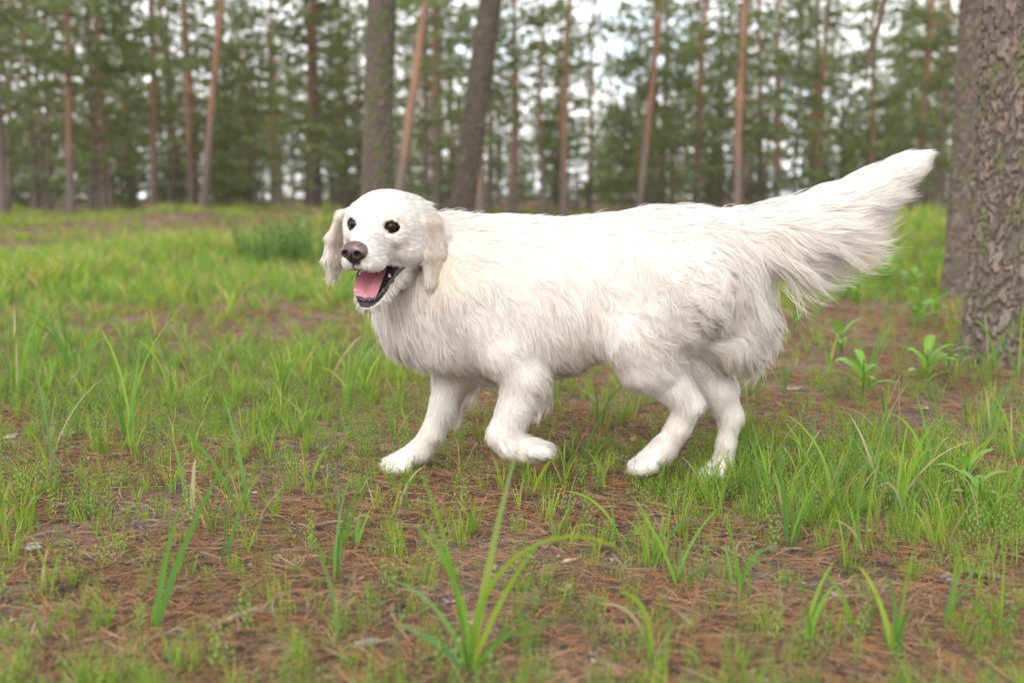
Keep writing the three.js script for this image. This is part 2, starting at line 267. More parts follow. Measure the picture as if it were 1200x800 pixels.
{ const t = slimPine('', '', 10, 0.12, 2.5, 888, [-0.03, 0], { ...MID, from: 2.5, reach: 2.6, arms: 4, gap: 0.34, bunches: 16, size: 0.1 }, 0.05); standAt(0, 23, t); tag(t, 'leafy pine with low dense boughs reaching in above the meadow', 'tree'); }
// --- the wood behind: copies of a few pines
{
  const R = rng(808), makes = [];
  for (let i = 0; i < 3; i++) makes.push(slimPine('', '', 11 + i, 0.11 + 0.01 * i, 0.8 + 0.6 * i, 500 + i * 13, [0.02 * (i - 1.5), 0], TALL, 0.09));
  for (let i = 0; i < 3; i++) makes.push(slimPine('', '', 8.5 + i, 0.10, 1.5, 560 + i * 13, [0.015 * (i - 1), 0], MID, 0.08));
  const young = []; for (let i = 0; i < 3; i++) young.push(slimPine('', '', 4.2 + 0.9 * i, 0.05, 6, 620 + i * 13, [0.02 * (i - 1), 0], YOUNG, 0.04));
  const put = (src, x, z, s, turn, label, grp) => { const c = src.clone(); c.name = 'pine_tree'; c.userData = {}; c.position.set(x, groundY(x, z) - 0.02, z); c.rotation.y = turn; c.scale.setScalar(s); tag(c, label, 'tree', grp); treeTris += src.userData.tris; };
  const used = [];
  for (let k = 0; k < 4000 && used.length < 100; k++) {
    const D = 31 + 44 * Math.pow(R(), 0.85), u = -230 + 1660 * R(), p = at(u, 230, D); if (used.some(([x, z]) => Math.hypot(x - p.x, z - p.z) < 1.7)) continue;
    // thinner wood where the sky shows through behind the back of the dog
    if (u > 590 && u < 760 && R() < 0.6) continue;
    used.push([p.x, p.z]); const i = Math.floor(R() * makes.length); put(makes[i], p.x, p.z, 0.8 + 0.5 * R(), R() * 6.283, 'slender pine deep in the wood behind the clearing', 'pines deep in the wood');
  }
  // young pines with green branches low down, in front of and among the trunks
  for (const [u, D, s, k] of [[115, 31, 1.0, 1], [300, 32, 1.05, 2], [345, 29, 0.8, 0], [420, 33, 1.1, 1], [500, 30, 0.9, 2], [50, 33, 1.15, 2], [-30, 27, 1.1, 2], [585, 36, 0.9, 1], [650, 40, 1.0, 0], [730, 36, 1.0, 2], [795, 33, 0.9, 1], [845, 39, 1.1, 0], [930, 33, 1.0, 2], [985, 37, 1.0, 1], [1050, 34, 1.15, 2], [1100, 30, 1.0, 1], [200, 37, 1.1, 0], [265, 42, 1.2, 1], [390, 41, 1.2, 2], [1180, 36, 1.1, 0], [1250, 31, 1, 2]]) {
    const p = at(u, 230, D); let e0 = 0; EDGE.forEach((e, i) => { if (Math.abs(e[0] - u) < Math.abs(EDGE[e0][0] - u)) e0 = i; });
    put(young[k], p.x, p.z, s, u, `${(4.2 + 0.9 * k) * s > 6 ? 'tall' : (4.2 + 0.9 * k) * s < 4.6 ? 'short' : 'middling'} bushy young pine near the ${EDGE_LABELS[e0].replace(/^.*?(pine|trunk)/, '$1')}`.split(' ').slice(0, 16).join(' '), 'young pines at the wood edge');
  }
}
{ // far off the wood closes into one mass
  const R = rng(909), a = slimTrunk(12, 0.12, 1.2, 711, [0.01, 0], 0.08), ca = crownGeo(712, { h: 12, axis: a.at, ...TALL, from: 3.2, bunches: 4, needles: 9, size: 0.23, gap: 0.5 }), b = slimTrunk(5.5, 0.06, 9, 721, [0, 0], 0.05), cb = crownGeo(722, { h: 5.5, axis: b.at, ...YOUNG, from: 0.5, reach: 1.6, bunches: 5, needles: 9, size: 0.2, gap: 0.34 });
  const far = (name, label, parts, n, d0, d1, s0, s1) => { const spots = []; for (let i = 0; i < n; i++) { const D = lerp(d0, d1, Math.pow(R(), 0.8)), u0 = -650 + 2500 * R(), u = s1 > 1.1 && u0 > 585 && u0 < 745 && R() < 0.6 ? u0 - 400 : u0, p = at(u, 230, D), s = lerp(s0, s1, R()); spots.push(new THREE.Matrix4().compose(new THREE.Vector3(p.x, groundY(p.x, -D), -D), new THREE.Quaternion().setFromAxisAngle(new THREE.Vector3(0, 1, 0), R() * 6.283), new THREE.Vector3(s, s, s))); }
    const g = group(name); for (const [nm, geo, mat] of parts) { const o = new THREE.InstancedMesh(geo, mat, n); spots.forEach((m, i) => o.setMatrixAt(i, m)); o.name = nm; o.userData.kind = 'stuff'; o.castShadow = o.receiveShadow = true; g.add(o); } g.userData.kind = 'stuff'; tag(g, label, 'wood'); };
  far('far_wood', 'distant pine wood closing the view behind the slender trunks', [['trunks', a.geo, barkMat], ['boughs', ca.wood, barkMat], ['foliage', ca.leaf, needleMat]], 190, 68, 150, 0.8, 1.25);
  far('undergrowth', 'low young pines and brush between the distant trunks', [['stems', b.geo, barkMat], ['boughs', cb.wood, barkMat], ['foliage', cb.leaf, needleMat]], 560, 40, 130, 0.3, 1.0);
}
console.log('tree triangles', treeTris);
// ================= the dog =================
const DOG = (() => {
  const dogD = (u) => 2.58 - 0.00026 * (u - 460);                    // the dog walks slightly away: rump nearer than chest
  const Q = (u, v, near = 0) => at(u, v, dogD(u) - near);
  const mpp = (u, near = 0) => (dogD(u) - near) / FPX;               // metres per photo pixel there
  // --- tapered capsules; sz < 1 narrows a bone's cross-section from side to side
  const bone = (a, ra, b, rb, sz = 1) => ({ ax: a.x, ay: a.y, az: a.z, bx: b.x - a.x, by: b.y - a.y, bz: b.z - a.z, ra, rb, iz: 1 / sz, sz, l2: 0 });
  const fin = (p) => { const bz = p.bz * p.iz; p.l2 = p.bx * p.bx + p.by * p.by + bz * bz || 1e-9; return p; };
  const dist = (p, x, y, z) => {
    const px = x - p.ax, py = y - p.ay, pz = (z - p.az) * p.iz, bz = p.bz * p.iz;
    let t = (px * p.bx + py * p.by + pz * bz) / p.l2; t = t < 0 ? 0 : t > 1 ? 1 : t;
    const dx = px - p.bx * t, dy = py - p.by * t, dz = pz - bz * t;
    return Math.sqrt(dx * dx + dy * dy + dz * dz) - (p.ra + (p.rb - p.ra) * t);
  };
  const smin = (a, b, k) => { const h = Math.max(k - Math.abs(a - b), 0) / k; return Math.min(a, b) - h * h * k * 0.25; };
  const chain = (list, sz = 1) => { const out = []; for (let i = 0; i < list.length - 1; i++) { const [u, v, r, n] = list[i], [u2, v2, r2, n2_] = list[i + 1]; out.push(fin(bone(Q(u, v, n), r * mpp(u, n), Q(u2, v2, n2_), r2 * mpp(u2, n2_), sz))); } return out; };
  const torso = [
    ...chain([[474, 292, 42, 0.045], [507, 322, 66, -0.005], [545, 342, 80, -0.005], [600, 347, 86, 0], [660, 345, 80, 0], [720, 333, 73, 0], [785, 322, 74, 0], [832, 308, 52, 0]], 0.80),
    ...chain([[497, 374, 48, -0.005], [530, 385, 50, 0]], 0.85),
    ...chain([[712, 372, 26, 0], [640, 385, 34, 0]], 0.9),
  ];
  const limbs = [
    // near fore, lifted and folded at the wrist
    chain([[560, 345, 49, 0.075], [592, 405, 34, 0.088], [615, 440, 24, 0.09], [604, 478, 18, 0.092], [589, 510, 17, 0.095], [599, 523, 14, 0.097], [620, 528, 13, 0.098], [634, 528, 11, 0.098]]),
    // far fore, reaching forward
    chain([[540, 375, 50, -0.055], [534, 425, 26, -0.065], [522, 465, 14, -0.066], [507, 507, 11.5, -0.066], [493, 528, 12.5, -0.066], [472, 541, 13, -0.066]]),
    // near hind, swinging forward
    chain([[795, 335, 72, 0.05], [757, 390, 50, 0.06], [762, 422, 38, 0.058], [789, 453, 19, 0.05], [808, 473, 13.5, 0.04], [796, 500, 12, 0.035], [777, 527, 13.5, 0.03], [760, 541, 14, 0.03]]),
    // far hind, planted
    chain([[815, 345, 66, -0.05], [800, 400, 52, -0.06], [838, 455, 22, -0.064], [857, 488, 11.5, -0.066], [851, 520, 9.5, -0.066], [847, 545, 11, -0.066], [838, 553, 13, -0.066]]),
  ];
  // toes
  const toe = (u, v, r, n, du, dv, j) => { limbs[j].push(fin(bone(Q(u, v, n), r * mpp(u), Q(u + du, v + dv, n), r * 0.85 * mpp(u)))); };
  for (const [k, n] of [[0, -0.028], [1, -0.052], [2, -0.077], [3, -0.1]].entries ? [[0, -0.026], [1, -0.052], [2, -0.079], [3, -0.1]] : []) toe(468 + (k === 0 || k === 3 ? 6 : 0), 541 + [6, 3, -1, -4][k], 9.5, n, -13, 3, 1);
  for (const [k, n] of [[0, 0.064], [1, 0.042], [2, 0.016], [3, -0.006]]) toe(757 + (k === 0 || k === 3 ? 5 : 0), 541 + [4, 2, -1, -4][k], 9, n, -13, 5, 2);
  for (const [k, n] of [[0, -0.03], [1, -0.054], [2, -0.08], [3, -0.1]]) toe(838 + (k === 0 || k === 3 ? 5 : 0), 553 + [4, 2, -1, -3][k], 8.5, n, -13, 3, 3);
  for (const [k, n] of [[0, 0.128], [1, 0.107], [2, 0.086], [3, 0.068]]) toe(626, 527 + [2, 0, -1, -2][k], 8, n, 13, 2, 0);
  const tail = chain([[828, 285, 34, 0], [862, 277, 27, -0.005], [905, 276, 34, -0.01], [960, 262, 34, -0.02], [1015, 225, 22, -0.03], [1060, 198, 14, -0.04], [1086, 184, 6, -0.045]], 0.75);
  const rump = [...chain([[840, 318, 42, 0], [864, 372, 28, 0.0], [862, 405, 20, 0]], 1.0), ...chain([[842, 345, 42, 0.03], [842, 392, 24, 0.03]], 0.9)];
  function bodySDF(x, y, z) {
    let d = 1e9;
    for (const p of torso) d = smin(d, dist(p, x, y, z), 0.05);
    let t = 1e9; for (const p of tail) t = smin(t, dist(p, x, y, z), 0.02);
    d = smin(d, t, 0.035);
    for (const p of rump) d = smin(d, dist(p, x, y, z), 0.04);
    for (const l of limbs) { let e = 1e9; for (let i = 0; i < l.length; i++) e = smin(e, dist(l[i], x, y, z), i > 6 ? 0.004 : 0.014); d = smin(d, e, 0.03); }
    return d;
  }
  // --- head in its own frame: x to the dog's left, y up, z to the nose
  const yaw = 20 * Math.PI / 180, pit = 5 * Math.PI / 180, rol = -3 * Math.PI / 180;
  const H0 = Q(456, 264, 0.135), HR = new THREE.Matrix4().makeRotationFromEuler(new THREE.Euler(pit, -yaw, rol, 'YXZ')).setPosition(H0), HI = HR.clone().invert();
  const V = (x, y, z) => new THREE.Vector3(x, y, z);
  const hb = (a, ra, b, rb, sz = 1) => fin(bone(V(...a), ra, V(...b), rb, sz));
  const ell = (x, y, z, cx, cy, cz, rx, ry, rz) => { const ax = (x - cx) / rx, ay = (y - cy) / ry, az = (z - cz) / rz, k0 = Math.sqrt(ax * ax + ay * ay + az * az), bx = ax / rx, by = ay / ry, bz = az / rz, k1 = Math.sqrt(bx * bx + by * by + bz * bz); return k1 < 1e-6 ? -Math.min(rx, ry, rz) : k0 * (k0 - 1) / k1; };
  // flat flap between two points: thickness th, half-width w fore and aft
  const earR = [[[0.066, 0.040, -0.01], 0.020], [[0.088, 0.010, -0.008], 0.030], [[0.098, -0.055, -0.01], 0.032], [[0.099, -0.11, -0.016], 0.026], [[0.097, -0.148, -0.022], 0.011]];
  const earL = [[[-0.066, 0.040, -0.01], 0.020], [[-0.100, 0.016, -0.004], 0.030], [[-0.122, -0.035, 0.0], 0.032], [[-0.129, -0.08, 0.008], 0.026], [[-0.134, -0.112, 0.012], 0.012]];
  const flap = (list) => list.slice(0, -1).map((a, i) => ({ a: a[0], b: list[i + 1][0], wa: a[1], wb: list[i + 1][1] }));
  const flapD = (f, x, y, z, ax = -0.3) => {
    const ex = f.b[0] - f.a[0], ey = f.b[1] - f.a[1], ez = f.b[2] - f.a[2];
    let t = ((x - f.a[0]) * ex + (y - f.a[1]) * ey + (z - f.a[2]) * ez) / (ex * ex + ey * ey + ez * ez); t = clamp(t, 0, 1);
    const w = f.wa + (f.wb - f.wa) * t, dx = x - f.a[0] - ex * t, dy = y - f.a[1] - ey * t, dz = z - f.a[2] - ez * t, th = 0.0085;
    const az = Math.sqrt(1 - ax * ax), al = dx * ax + dz * az, ac = dx * az - dz * ax, q = Math.max(Math.abs(al) - (w - th), 0);
    return Math.sqrt(ac * ac + dy * dy + q * q) - th;
  };
  const FR = flap(earR), FL = flap(earL);
  const EYE_L = [0.0425, 0.008, 0.0765], EYE_R = [-0.0425, 0.008, 0.0765];
  function mouthD(x, y, z) { // wedge between the upper lip and the lower jaw, opening forward; negative inside
    const zz = z - 0.042;
    const up = (y + 0.078 + 0.06 * zz - 0.006 * Math.cos(Math.min(1, Math.abs(x) / 0.05) * 3.0)) * 1.0;     // below the lip line
    const lo = -(y + 0.080 + zz * 0.90) * 0.743;                                                            // above the jaw line
    const w = Math.abs(x) - (0.046 - 0.10 * Math.max(0, zz - 0.055));
    return Math.max(up, lo, w * 0.9, -zz);
  }
  function headSDF(x, y, z) {
    let d = ell(x, y, z, 0, 0.002, -0.004, 0.085, 0.067, 0.092);                        // skull
    d = smin(d, ell(x, y, z, 0, 0.018, 0.030, 0.058, 0.050, 0.050), 0.035);              // brow
    for (const s of [-1, 1]) {
      d = smin(d, ell(x, y, z, s * 0.053, -0.038, 0.014, 0.039, 0.044, 0.048), 0.024);  // cheek
      d = smin(d, ell(x, y, z, s * 0.020, -0.062, 0.117, 0.023, 0.022, 0.034), 0.014);  // flews
      d = smin(d, ell(x, y, z, s * 0.044, 0.004, 0.046, 0.034, 0.032, 0.032), 0.02);   // orbit
      d = smin(d, ell(x, y, z, s * 0.040, 0.028, 0.069, 0.019, 0.009, 0.011), 0.016);   // eyebrow
      d = smin(d, ell(x, y, z, s * 0.043, -0.016, 0.070, 0.016, 0.010, 0.014), 0.022);  // under the eye
    }
    d = smin(d, hbD(0, x, y, z), 0.024);                                                // bridge
    d = smin(d, hbD(1, x, y, z), 0.018);                                                // muzzle body
    // lower jaw
    let j = ell((x), (y + 0.118) * 0.80 + (z - 0.07) * 0.6, (z - 0.07) * 0.80 - (y + 0.118) * 0.6, 0, -0.006, 0, 0.037, 0.020, 0.064);
    j = smin(j, ell(x, y, z, 0, -0.090, 0.01, 0.055, 0.045, 0.05), 0.035);
    d = smin(d, j, 0.022);
    const m = mouthD(x, y, z);
    const k = 0.008, h = Math.max(k - Math.abs(-m - d), 0) / k; d = Math.max(d, -m) + h * h * k * 0.25;
    for (const e of [EYE_L, EYE_R]) { const zf = z - e[2], zq = zf > 0 ? Math.max(0, zf - 0.02) : zf, q = 0.0142 - Math.hypot((x - e[0] - Math.sign(e[0]) * 0.25 * Math.max(0, zf)) * 0.95, (y - e[1]) * 1.7 + 0.3 * (Math.abs(x) - Math.abs(e[0])), zq), kk = 0.009, hh = Math.max(kk - Math.abs(q - d), 0) / kk; d = Math.max(d, q) + hh * hh * kk * 0.25; }
    for (const f of FR) d = smin(d, flapD(f, x, y, z), 0.012);
    for (const f of FL) d = smin(d, flapD(f, x, y, z, -0.45), 0.012);
    d = smin(d, hbD(2, x, y, z), 0.05);                                                 // neck behind the skull
    return d;
  }
  const hbs = [hb([0, 0.0, 0.06], 0.035, [0, -0.030, 0.134], 0.022), hb([0, -0.043, 0.055], 0.041, [0, -0.050, 0.125], 0.030), hb([0.01, -0.04, -0.06], 0.062, [0.05, -0.07, -0.13], 0.06)];
  const hbD = (i, x, y, z) => dist(hbs[i], x, y, z);

  // --- surface nets
  function nets(f, lo, hi, h) {
    const nx = Math.ceil((hi[0] - lo[0]) / h) + 1, ny = Math.ceil((hi[1] - lo[1]) / h) + 1, nz = Math.ceil((hi[2] - lo[2]) / h) + 1;
    const g = new Float32Array(nx * ny * nz), id = (i, j, k) => (k * ny + j) * nx + i;
    for (let k = 0; k < nz; k++) for (let j = 0; j < ny; j++) for (let i = 0; i < nx; i++) g[id(i, j, k)] = f(lo[0] + i * h, lo[1] + j * h, lo[2] + k * h);
    const vid = new Int32Array(nx * ny * nz).fill(-1), pos = [], idx = [];
    const C = [0, 1, nx, nx + 1, nx * ny, nx * ny + 1, nx * ny + nx, nx * ny + nx + 1], E = [[0, 1], [2, 3], [4, 5], [6, 7], [0, 2], [1, 3], [4, 6], [5, 7], [0, 4], [1, 5], [2, 6], [3, 7]];
    for (let k = 0; k < nz - 1; k++) for (let j = 0; j < ny - 1; j++) for (let i = 0; i < nx - 1; i++) {
      const o = id(i, j, k); let neg = 0; for (let c = 0; c < 8; c++) if (g[o + C[c]] < 0) neg++;
      if (neg === 0 || neg === 8) continue;
      let x = 0, y = 0, z = 0, n = 0;
      for (const [a, b] of E) { const ga = g[o + C[a]], gb = g[o + C[b]]; if ((ga < 0) === (gb < 0)) continue; const t = ga / (ga - gb); x += (a & 1) + ((b & 1) - (a & 1)) * t; y += ((a >> 1) & 1) + (((b >> 1) & 1) - ((a >> 1) & 1)) * t; z += (a >> 2) + ((b >> 2) - (a >> 2)) * t; n++; }
      vid[o] = pos.length / 3; pos.push(lo[0] + (i + x / n) * h, lo[1] + (j + y / n) * h, lo[2] + (k + z / n) * h);
    }
    const quad = (a, b, c, d, flip) => { if (a < 0 || b < 0 || c < 0 || d < 0) return; flip ? idx.push(a, b, c, a, c, d) : idx.push(a, c, b, a, d, c); };
    for (let k = 1; k < nz - 1; k++) for (let j = 1; j < ny - 1; j++) for (let i = 1; i < nx - 1; i++) {
      const o = id(i, j, k), s = g[o] < 0;
      if (s !== g[o + 1] < 0) quad(vid[o], vid[o - nx], vid[o - nx - nx * ny], vid[o - nx * ny], s ? true : false);
      if (s !== g[o + nx] < 0) quad(vid[o], vid[o - nx * ny], vid[o - 1 - nx * ny], vid[o - 1], s ? true : false);
      if (s !== g[o + nx * ny] < 0) quad(vid[o], vid[o - 1], vid[o - 1 - nx], vid[o - nx], s ? true : false);
    }
    const at3 = (x, y, z) => { // trilinear distance
      const X = clamp((x - lo[0]) / h, 0, nx - 1.001), Y = clamp((y - lo[1]) / h, 0, ny - 1.001), Z = clamp((z - lo[2]) / h, 0, nz - 1.001), i = X | 0, j = Y | 0, k = Z | 0, a = X - i, b = Y - j, c = Z - k, o = id(i, j, k);
      const L = (p, q, t) => p + (q - p) * t;
      return L(L(L(g[o], g[o + 1], a), L(g[o + nx], g[o + nx + 1], a), b), L(L(g[o + nx * ny], g[o + nx * ny + 1], a), L(g[o + nx * ny + nx], g[o + nx * ny + nx + 1], a), b), c);
    };
    return { pos, idx, at3, h };
  }
  const grad = (f, p, e) => { const x = f(p.x + e, p.y, p.z) - f(p.x - e, p.y, p.z), y = f(p.x, p.y + e, p.z) - f(p.x, p.y - e, p.z), z = f(p.x, p.y, p.z + e) - f(p.x, p.y, p.z - e), l = Math.hypot(x, y, z) || 1; return [x / l, y / l, z / l]; };
  const a0 = Q(420, 600), a1 = Q(1110, 150);
  const body = nets(bodySDF, [a0.x, -0.04, -2.95], [a1.x, a1.y, -2.12], 0.008);
  const head = nets(headSDF, [-0.16, -0.19, -0.17], [0.17, 0.11, 0.19], 0.0035);
  const FUR = [0.82, 0.775, 0.725];
  const out = new MB();
  const bodyN = [], headN = [];
  const pv = V();
  for (let i = 0; i < body.pos.length; i += 3) { pv.set(body.pos[i], body.pos[i + 1], body.pos[i + 2]); const n = grad(body.at3, pv, 0.009); bodyN.push(...n); out.v(pv.x, pv.y, pv.z, ...n, ...FUR); }
  out.i.push(...[]); for (const i of body.idx) out.i.push(i);
  const off = out.p.length / 3, nrm = V();
  // colours of the bare parts of the head: black lips, dark palate, eye rims
  const bare = (x, y, z) => {
    const m = mouthD(x, y, z), eye = Math.min(Math.hypot(x - EYE_L[0], (y - EYE_L[1]) * 1.2, z - EYE_L[2]), Math.hypot(x - EYE_R[0], (y - EYE_R[1]) * 1.2, z - EYE_R[2]));
    return { lip: m < 0.008 && z > 0.03 && z < 0.165, eye: eye < 0.0195 };
  };
  for (let i = 0; i < head.pos.length; i += 3) {
    const x = head.pos[i], y = head.pos[i + 1], z = head.pos[i + 2]; pv.set(x, y, z); const n = grad(head.at3, pv, 0.0045); headN.push(...n);
    const b = bare(x, y, z); let c = FUR;
    if (b.lip) { const up = n[1] < -0.3; c = up ? [0.10, 0.055, 0.055] : [0.028, 0.022, 0.024]; }
    if (b.eye) c = [0.03, 0.02, 0.018];
    if (z > 0.142 && y > -0.075 && y < -0.052 && Math.abs(x) < 0.012) c = [0.06, 0.045, 0.045];
    nrm.set(...n).transformDirection(HR); pv.applyMatrix4(HR);
    out.v(pv.x, pv.y, pv.z, nrm.x, nrm.y, nrm.z, ...c);
  }
  for (const i of head.idx) out.i.push(i + off);

  const dog = group('dog');
  const base = V((Q(650, 550).x), 0, -dogD(650));
  const skin = new THREE.MeshStandardMaterial({ vertexColors: true, roughness: 0.75 });
  const shift = (g) => { g.translate(-base.x, -base.y, -base.z); return g; };
  dog.position.copy(base);
  mesh('body', shift(out.geo()), skin, dog);

  // --- face parts
  const eyeMat = new THREE.MeshPhysicalMaterial({ vertexColors: true, roughness: 0.35, specularIntensity: 0.2, clearcoat: 0.25, clearcoatRoughness: 0.02 });
  for (const e of [EYE_L, EYE_R]) {
    const g = new THREE.SphereGeometry(0.0126, 28, 20); g.rotateX(Math.PI / 2); const col = [], p = g.attributes.position;
    for (let i = 0; i < p.count; i++) { const a = Math.hypot(p.getX(i) - (e[0] > 0 ? 0.001 : -0.0005), p.getY(i)); col.push(...(a < 0.0048 || p.getZ(i) < 0 ? [0.006, 0.005, 0.005] : a < 0.0098 ? [0.022, 0.011, 0.007] : [0.015, 0.01, 0.008])); }
    g.setAttribute('color', new THREE.BufferAttribute(new Float32Array(col), 3));
    g.rotateY(e[0] > 0 ? 0.25 : -0.25); g.translate(e[0], e[1], e[2] - 0.0015); g.applyMatrix4(HR);
    mesh('eye', shift(g), eyeMat, dog).userData.label = 'dark brown eye';
  }
  { // nose
    const NC = [0, -0.034, 0.157];
    const f = (x, y, z) => {
      let d = ell(x, y, z, 0, NC[1] + 0.002, NC[2], 0.0275, 0.0190, 0.019);
      d = smin(d, ell(x, y, z, 0, NC[1] - 0.014, NC[2] + 0.003, 0.013, 0.012, 0.014), 0.012);
      for (const s of [-1, 1]) { d = smin(d, ell(x, y, z, s * 0.0155, NC[1] - 0.003, NC[2] + 0.006, 0.0125, 0.0115, 0.011), 0.006); const q = -ell(x, y, z, s * 0.0135, NC[1] - 0.0045, NC[2] + 0.018, 0.0068, 0.0055, 0.011), k = 0.004, h = Math.max(k - Math.abs(q - d), 0) / k; d = Math.max(d, q) + h * h * k * 0.25; }
      const g = -ell(x, y, z, 0, NC[1] - 0.016, NC[2] + 0.02, 0.0012, 0.02, 0.008); return Math.max(d, g);
    };
    const N = nets(f, [-0.035, -0.075, 0.12], [0.035, -0.005, 0.19], 0.0016), mb = new MB(), p = V(), q = V();
    for (let i = 0; i < N.pos.length; i += 3) {
      const x = N.pos[i], y = N.pos[i + 1], z = N.pos[i + 2]; p.set(x, y, z); const n = grad(N.at3, p, 0.0018);
      const hole = Math.min(...[-1, 1].map((s) => Math.hypot((x - s * 0.0135) / 0.0095, (y - NC[1] + 0.0045) / 0.008)));
      const low = smooth(-(y - NC[1]), 0.002, 0.014), pig = clamp(0.35 + 0.8 * fbm(x * 90, y * 90, z * 90, 3) + low, 0, 1);
      let c = [lerp(0.15, 0.018, pig), lerp(0.075, 0.013, pig), lerp(0.075, 0.014, pig)]; if (hole < 1) c = [0.018, 0.012, 0.012];
      q.set(...n).transformDirection(HR); p.applyMatrix4(HR); mb.v(p.x, p.y, p.z, q.x, q.y, q.z, ...c);
    }
    mb.i = N.idx; mesh('nose', shift(mb.geo()), new THREE.MeshPhysicalMaterial({ vertexColors: true, roughness: 0.42, clearcoat: 0.3, clearcoatRoughness: 0.3 }), dog).userData.label = 'brownish pink nose with dark nostrils';
  }
  { // tongue: a thick sheet lying along the lower jaw, its tip curling over the front
    const mb = new MB(), nu = 14, nv = 26, P = [[-0.086, 0.045], [-0.100, 0.066], [-0.116, 0.088], [-0.132, 0.104], [-0.146, 0.112], [-0.155, 0.110]];
    const q = V(), T = (t) => { const f = t * (P.length - 1), i = Math.min(P.length - 2, f | 0), k = f - i; return [lerp(P[i][0], P[i + 1][0], k), lerp(P[i][1], P[i + 1][1], k)]; };
    for (const side of [0, 1]) for (let j = 0; j <= nv; j++) for (let i = 0; i <= nu; i++) {
      const t = j / nv, s = i / nu * 2 - 1, [y, z] = T(t), w = 0.026 * (0.92 + 0.2 * Math.sin(t * 2.6)) * Math.sqrt(Math.max(0, 1 - Math.pow(Math.max(0, t - 0.62) / 0.38, 2.4)));
      const cup = 0.009 * s * s - 0.005 * Math.exp(-s * s * 22), th = side ? -0.006 * (1 - s * s) : 0;
      q.set(s * w - 0.002, y + 0.005 + cup + th, z + 0.002 * fbm(s * 3, t * 6, 1, 2)).applyMatrix4(HR);
      const c = [0.37 + 0.06 * fbm(s * 5, t * 9, 3, 3), 0.125, 0.14]; mb.v(q.x, q.y, q.z, 0, 1, 0, ...c);
    }
    const N1 = (nu + 1) * (nv + 1);
    for (const side of [0, 1]) for (let j = 0; j < nv; j++) for (let i = 0; i < nu; i++) { const a = side * N1 + j * (nu + 1) + i, b = a + 1, c = a + nu + 1, d = c + 1; side ? mb.i.push(a, b, c, b, d, c) : mb.i.push(a, c, b, b, c, d); }
    mesh('tongue', shift(mb.geo(true)), new THREE.MeshPhysicalMaterial({ vertexColors: true, roughness: 0.45, clearcoat: 0.25, clearcoatRoughness: 0.3 }), dog).userData.label = 'pink tongue hanging in the open mouth';
  }
  { // dark scalloped lower lip from corner to corner, and teeth
    const mb = new MB(), pts = [], rad = [];
    for (let i = 0; i <= 46; i++) {
      const a = (i / 46 * 2 - 1), s = Math.abs(a), x = Math.sign(a) * 0.047 * Math.pow(s, 0.55), t = 1 - Math.pow(s, 2.2);
      pts.push(V(x * (1 - 0.2 * t), lerp(-0.082, -0.143, t) + 0.002 * Math.sin(i * 1.9), lerp(0.048, 0.112, t)).applyMatrix4(HR)); rad.push(0.0049 + 0.0014 * Math.sin(i * 2.3) + 0.001 * Math.sin(i * 5.1));
    }
    mb.tube(pts, rad, 8, () => [0.03, 0.022, 0.026]); mesh('lower_lip', shift(mb.geo()), new THREE.MeshPhysicalMaterial({ vertexColors: true, roughness: 0.4, clearcoat: 0.3 }), dog).userData.label = 'black lower lip';
    const ivory = new THREE.MeshPhysicalMaterial({ color: new THREE.Color(0.6, 0.5, 0.36), roughness: 0.35 });
    const toothAt = (x, y, z, r, h, down) => { const g = new THREE.ConeGeometry(r, h, 8); if (down) g.rotateX(Math.PI); g.translate(x, y + (down ? -h / 2 : h / 2), z); g.applyMatrix4(HR); mesh('tooth', shift(g), ivory, dog); };
    for (const s of [-1, 1]) { toothAt(s * 0.019, -0.133, 0.101, 0.003, 0.011, false); toothAt(s * 0.034, -0.098, 0.070, 0.004, 0.008, false); }
  }
  { // claws
    const claw = new THREE.MeshStandardMaterial({ color: new THREE.Color(0.2, 0.16, 0.13), roughness: 0.5 });
    for (const l of limbs) for (let i = 5; i < l.length; i++) { const t = l[i]; if (t.rb > t.ra || t.rb > 0.017 || i < l.length - 4) continue; const d = V(t.bx, t.by, t.bz).normalize(), e = V(t.ax + t.bx, t.ay + t.by, t.az + t.bz).addScaledVector(d, t.rb * 0.7), mb = new MB(); mb.tube([e, e.clone().addScaledVector(d, 0.008).add(V(0, -0.001, 0)), e.clone().addScaledVector(d, 0.014).add(V(0, -0.005, 0))], [0.0036, 0.003, 0.0008], 6, () => [1, 1, 1]); mesh('claw', shift(mb.geo()), claw, dog); }
  }

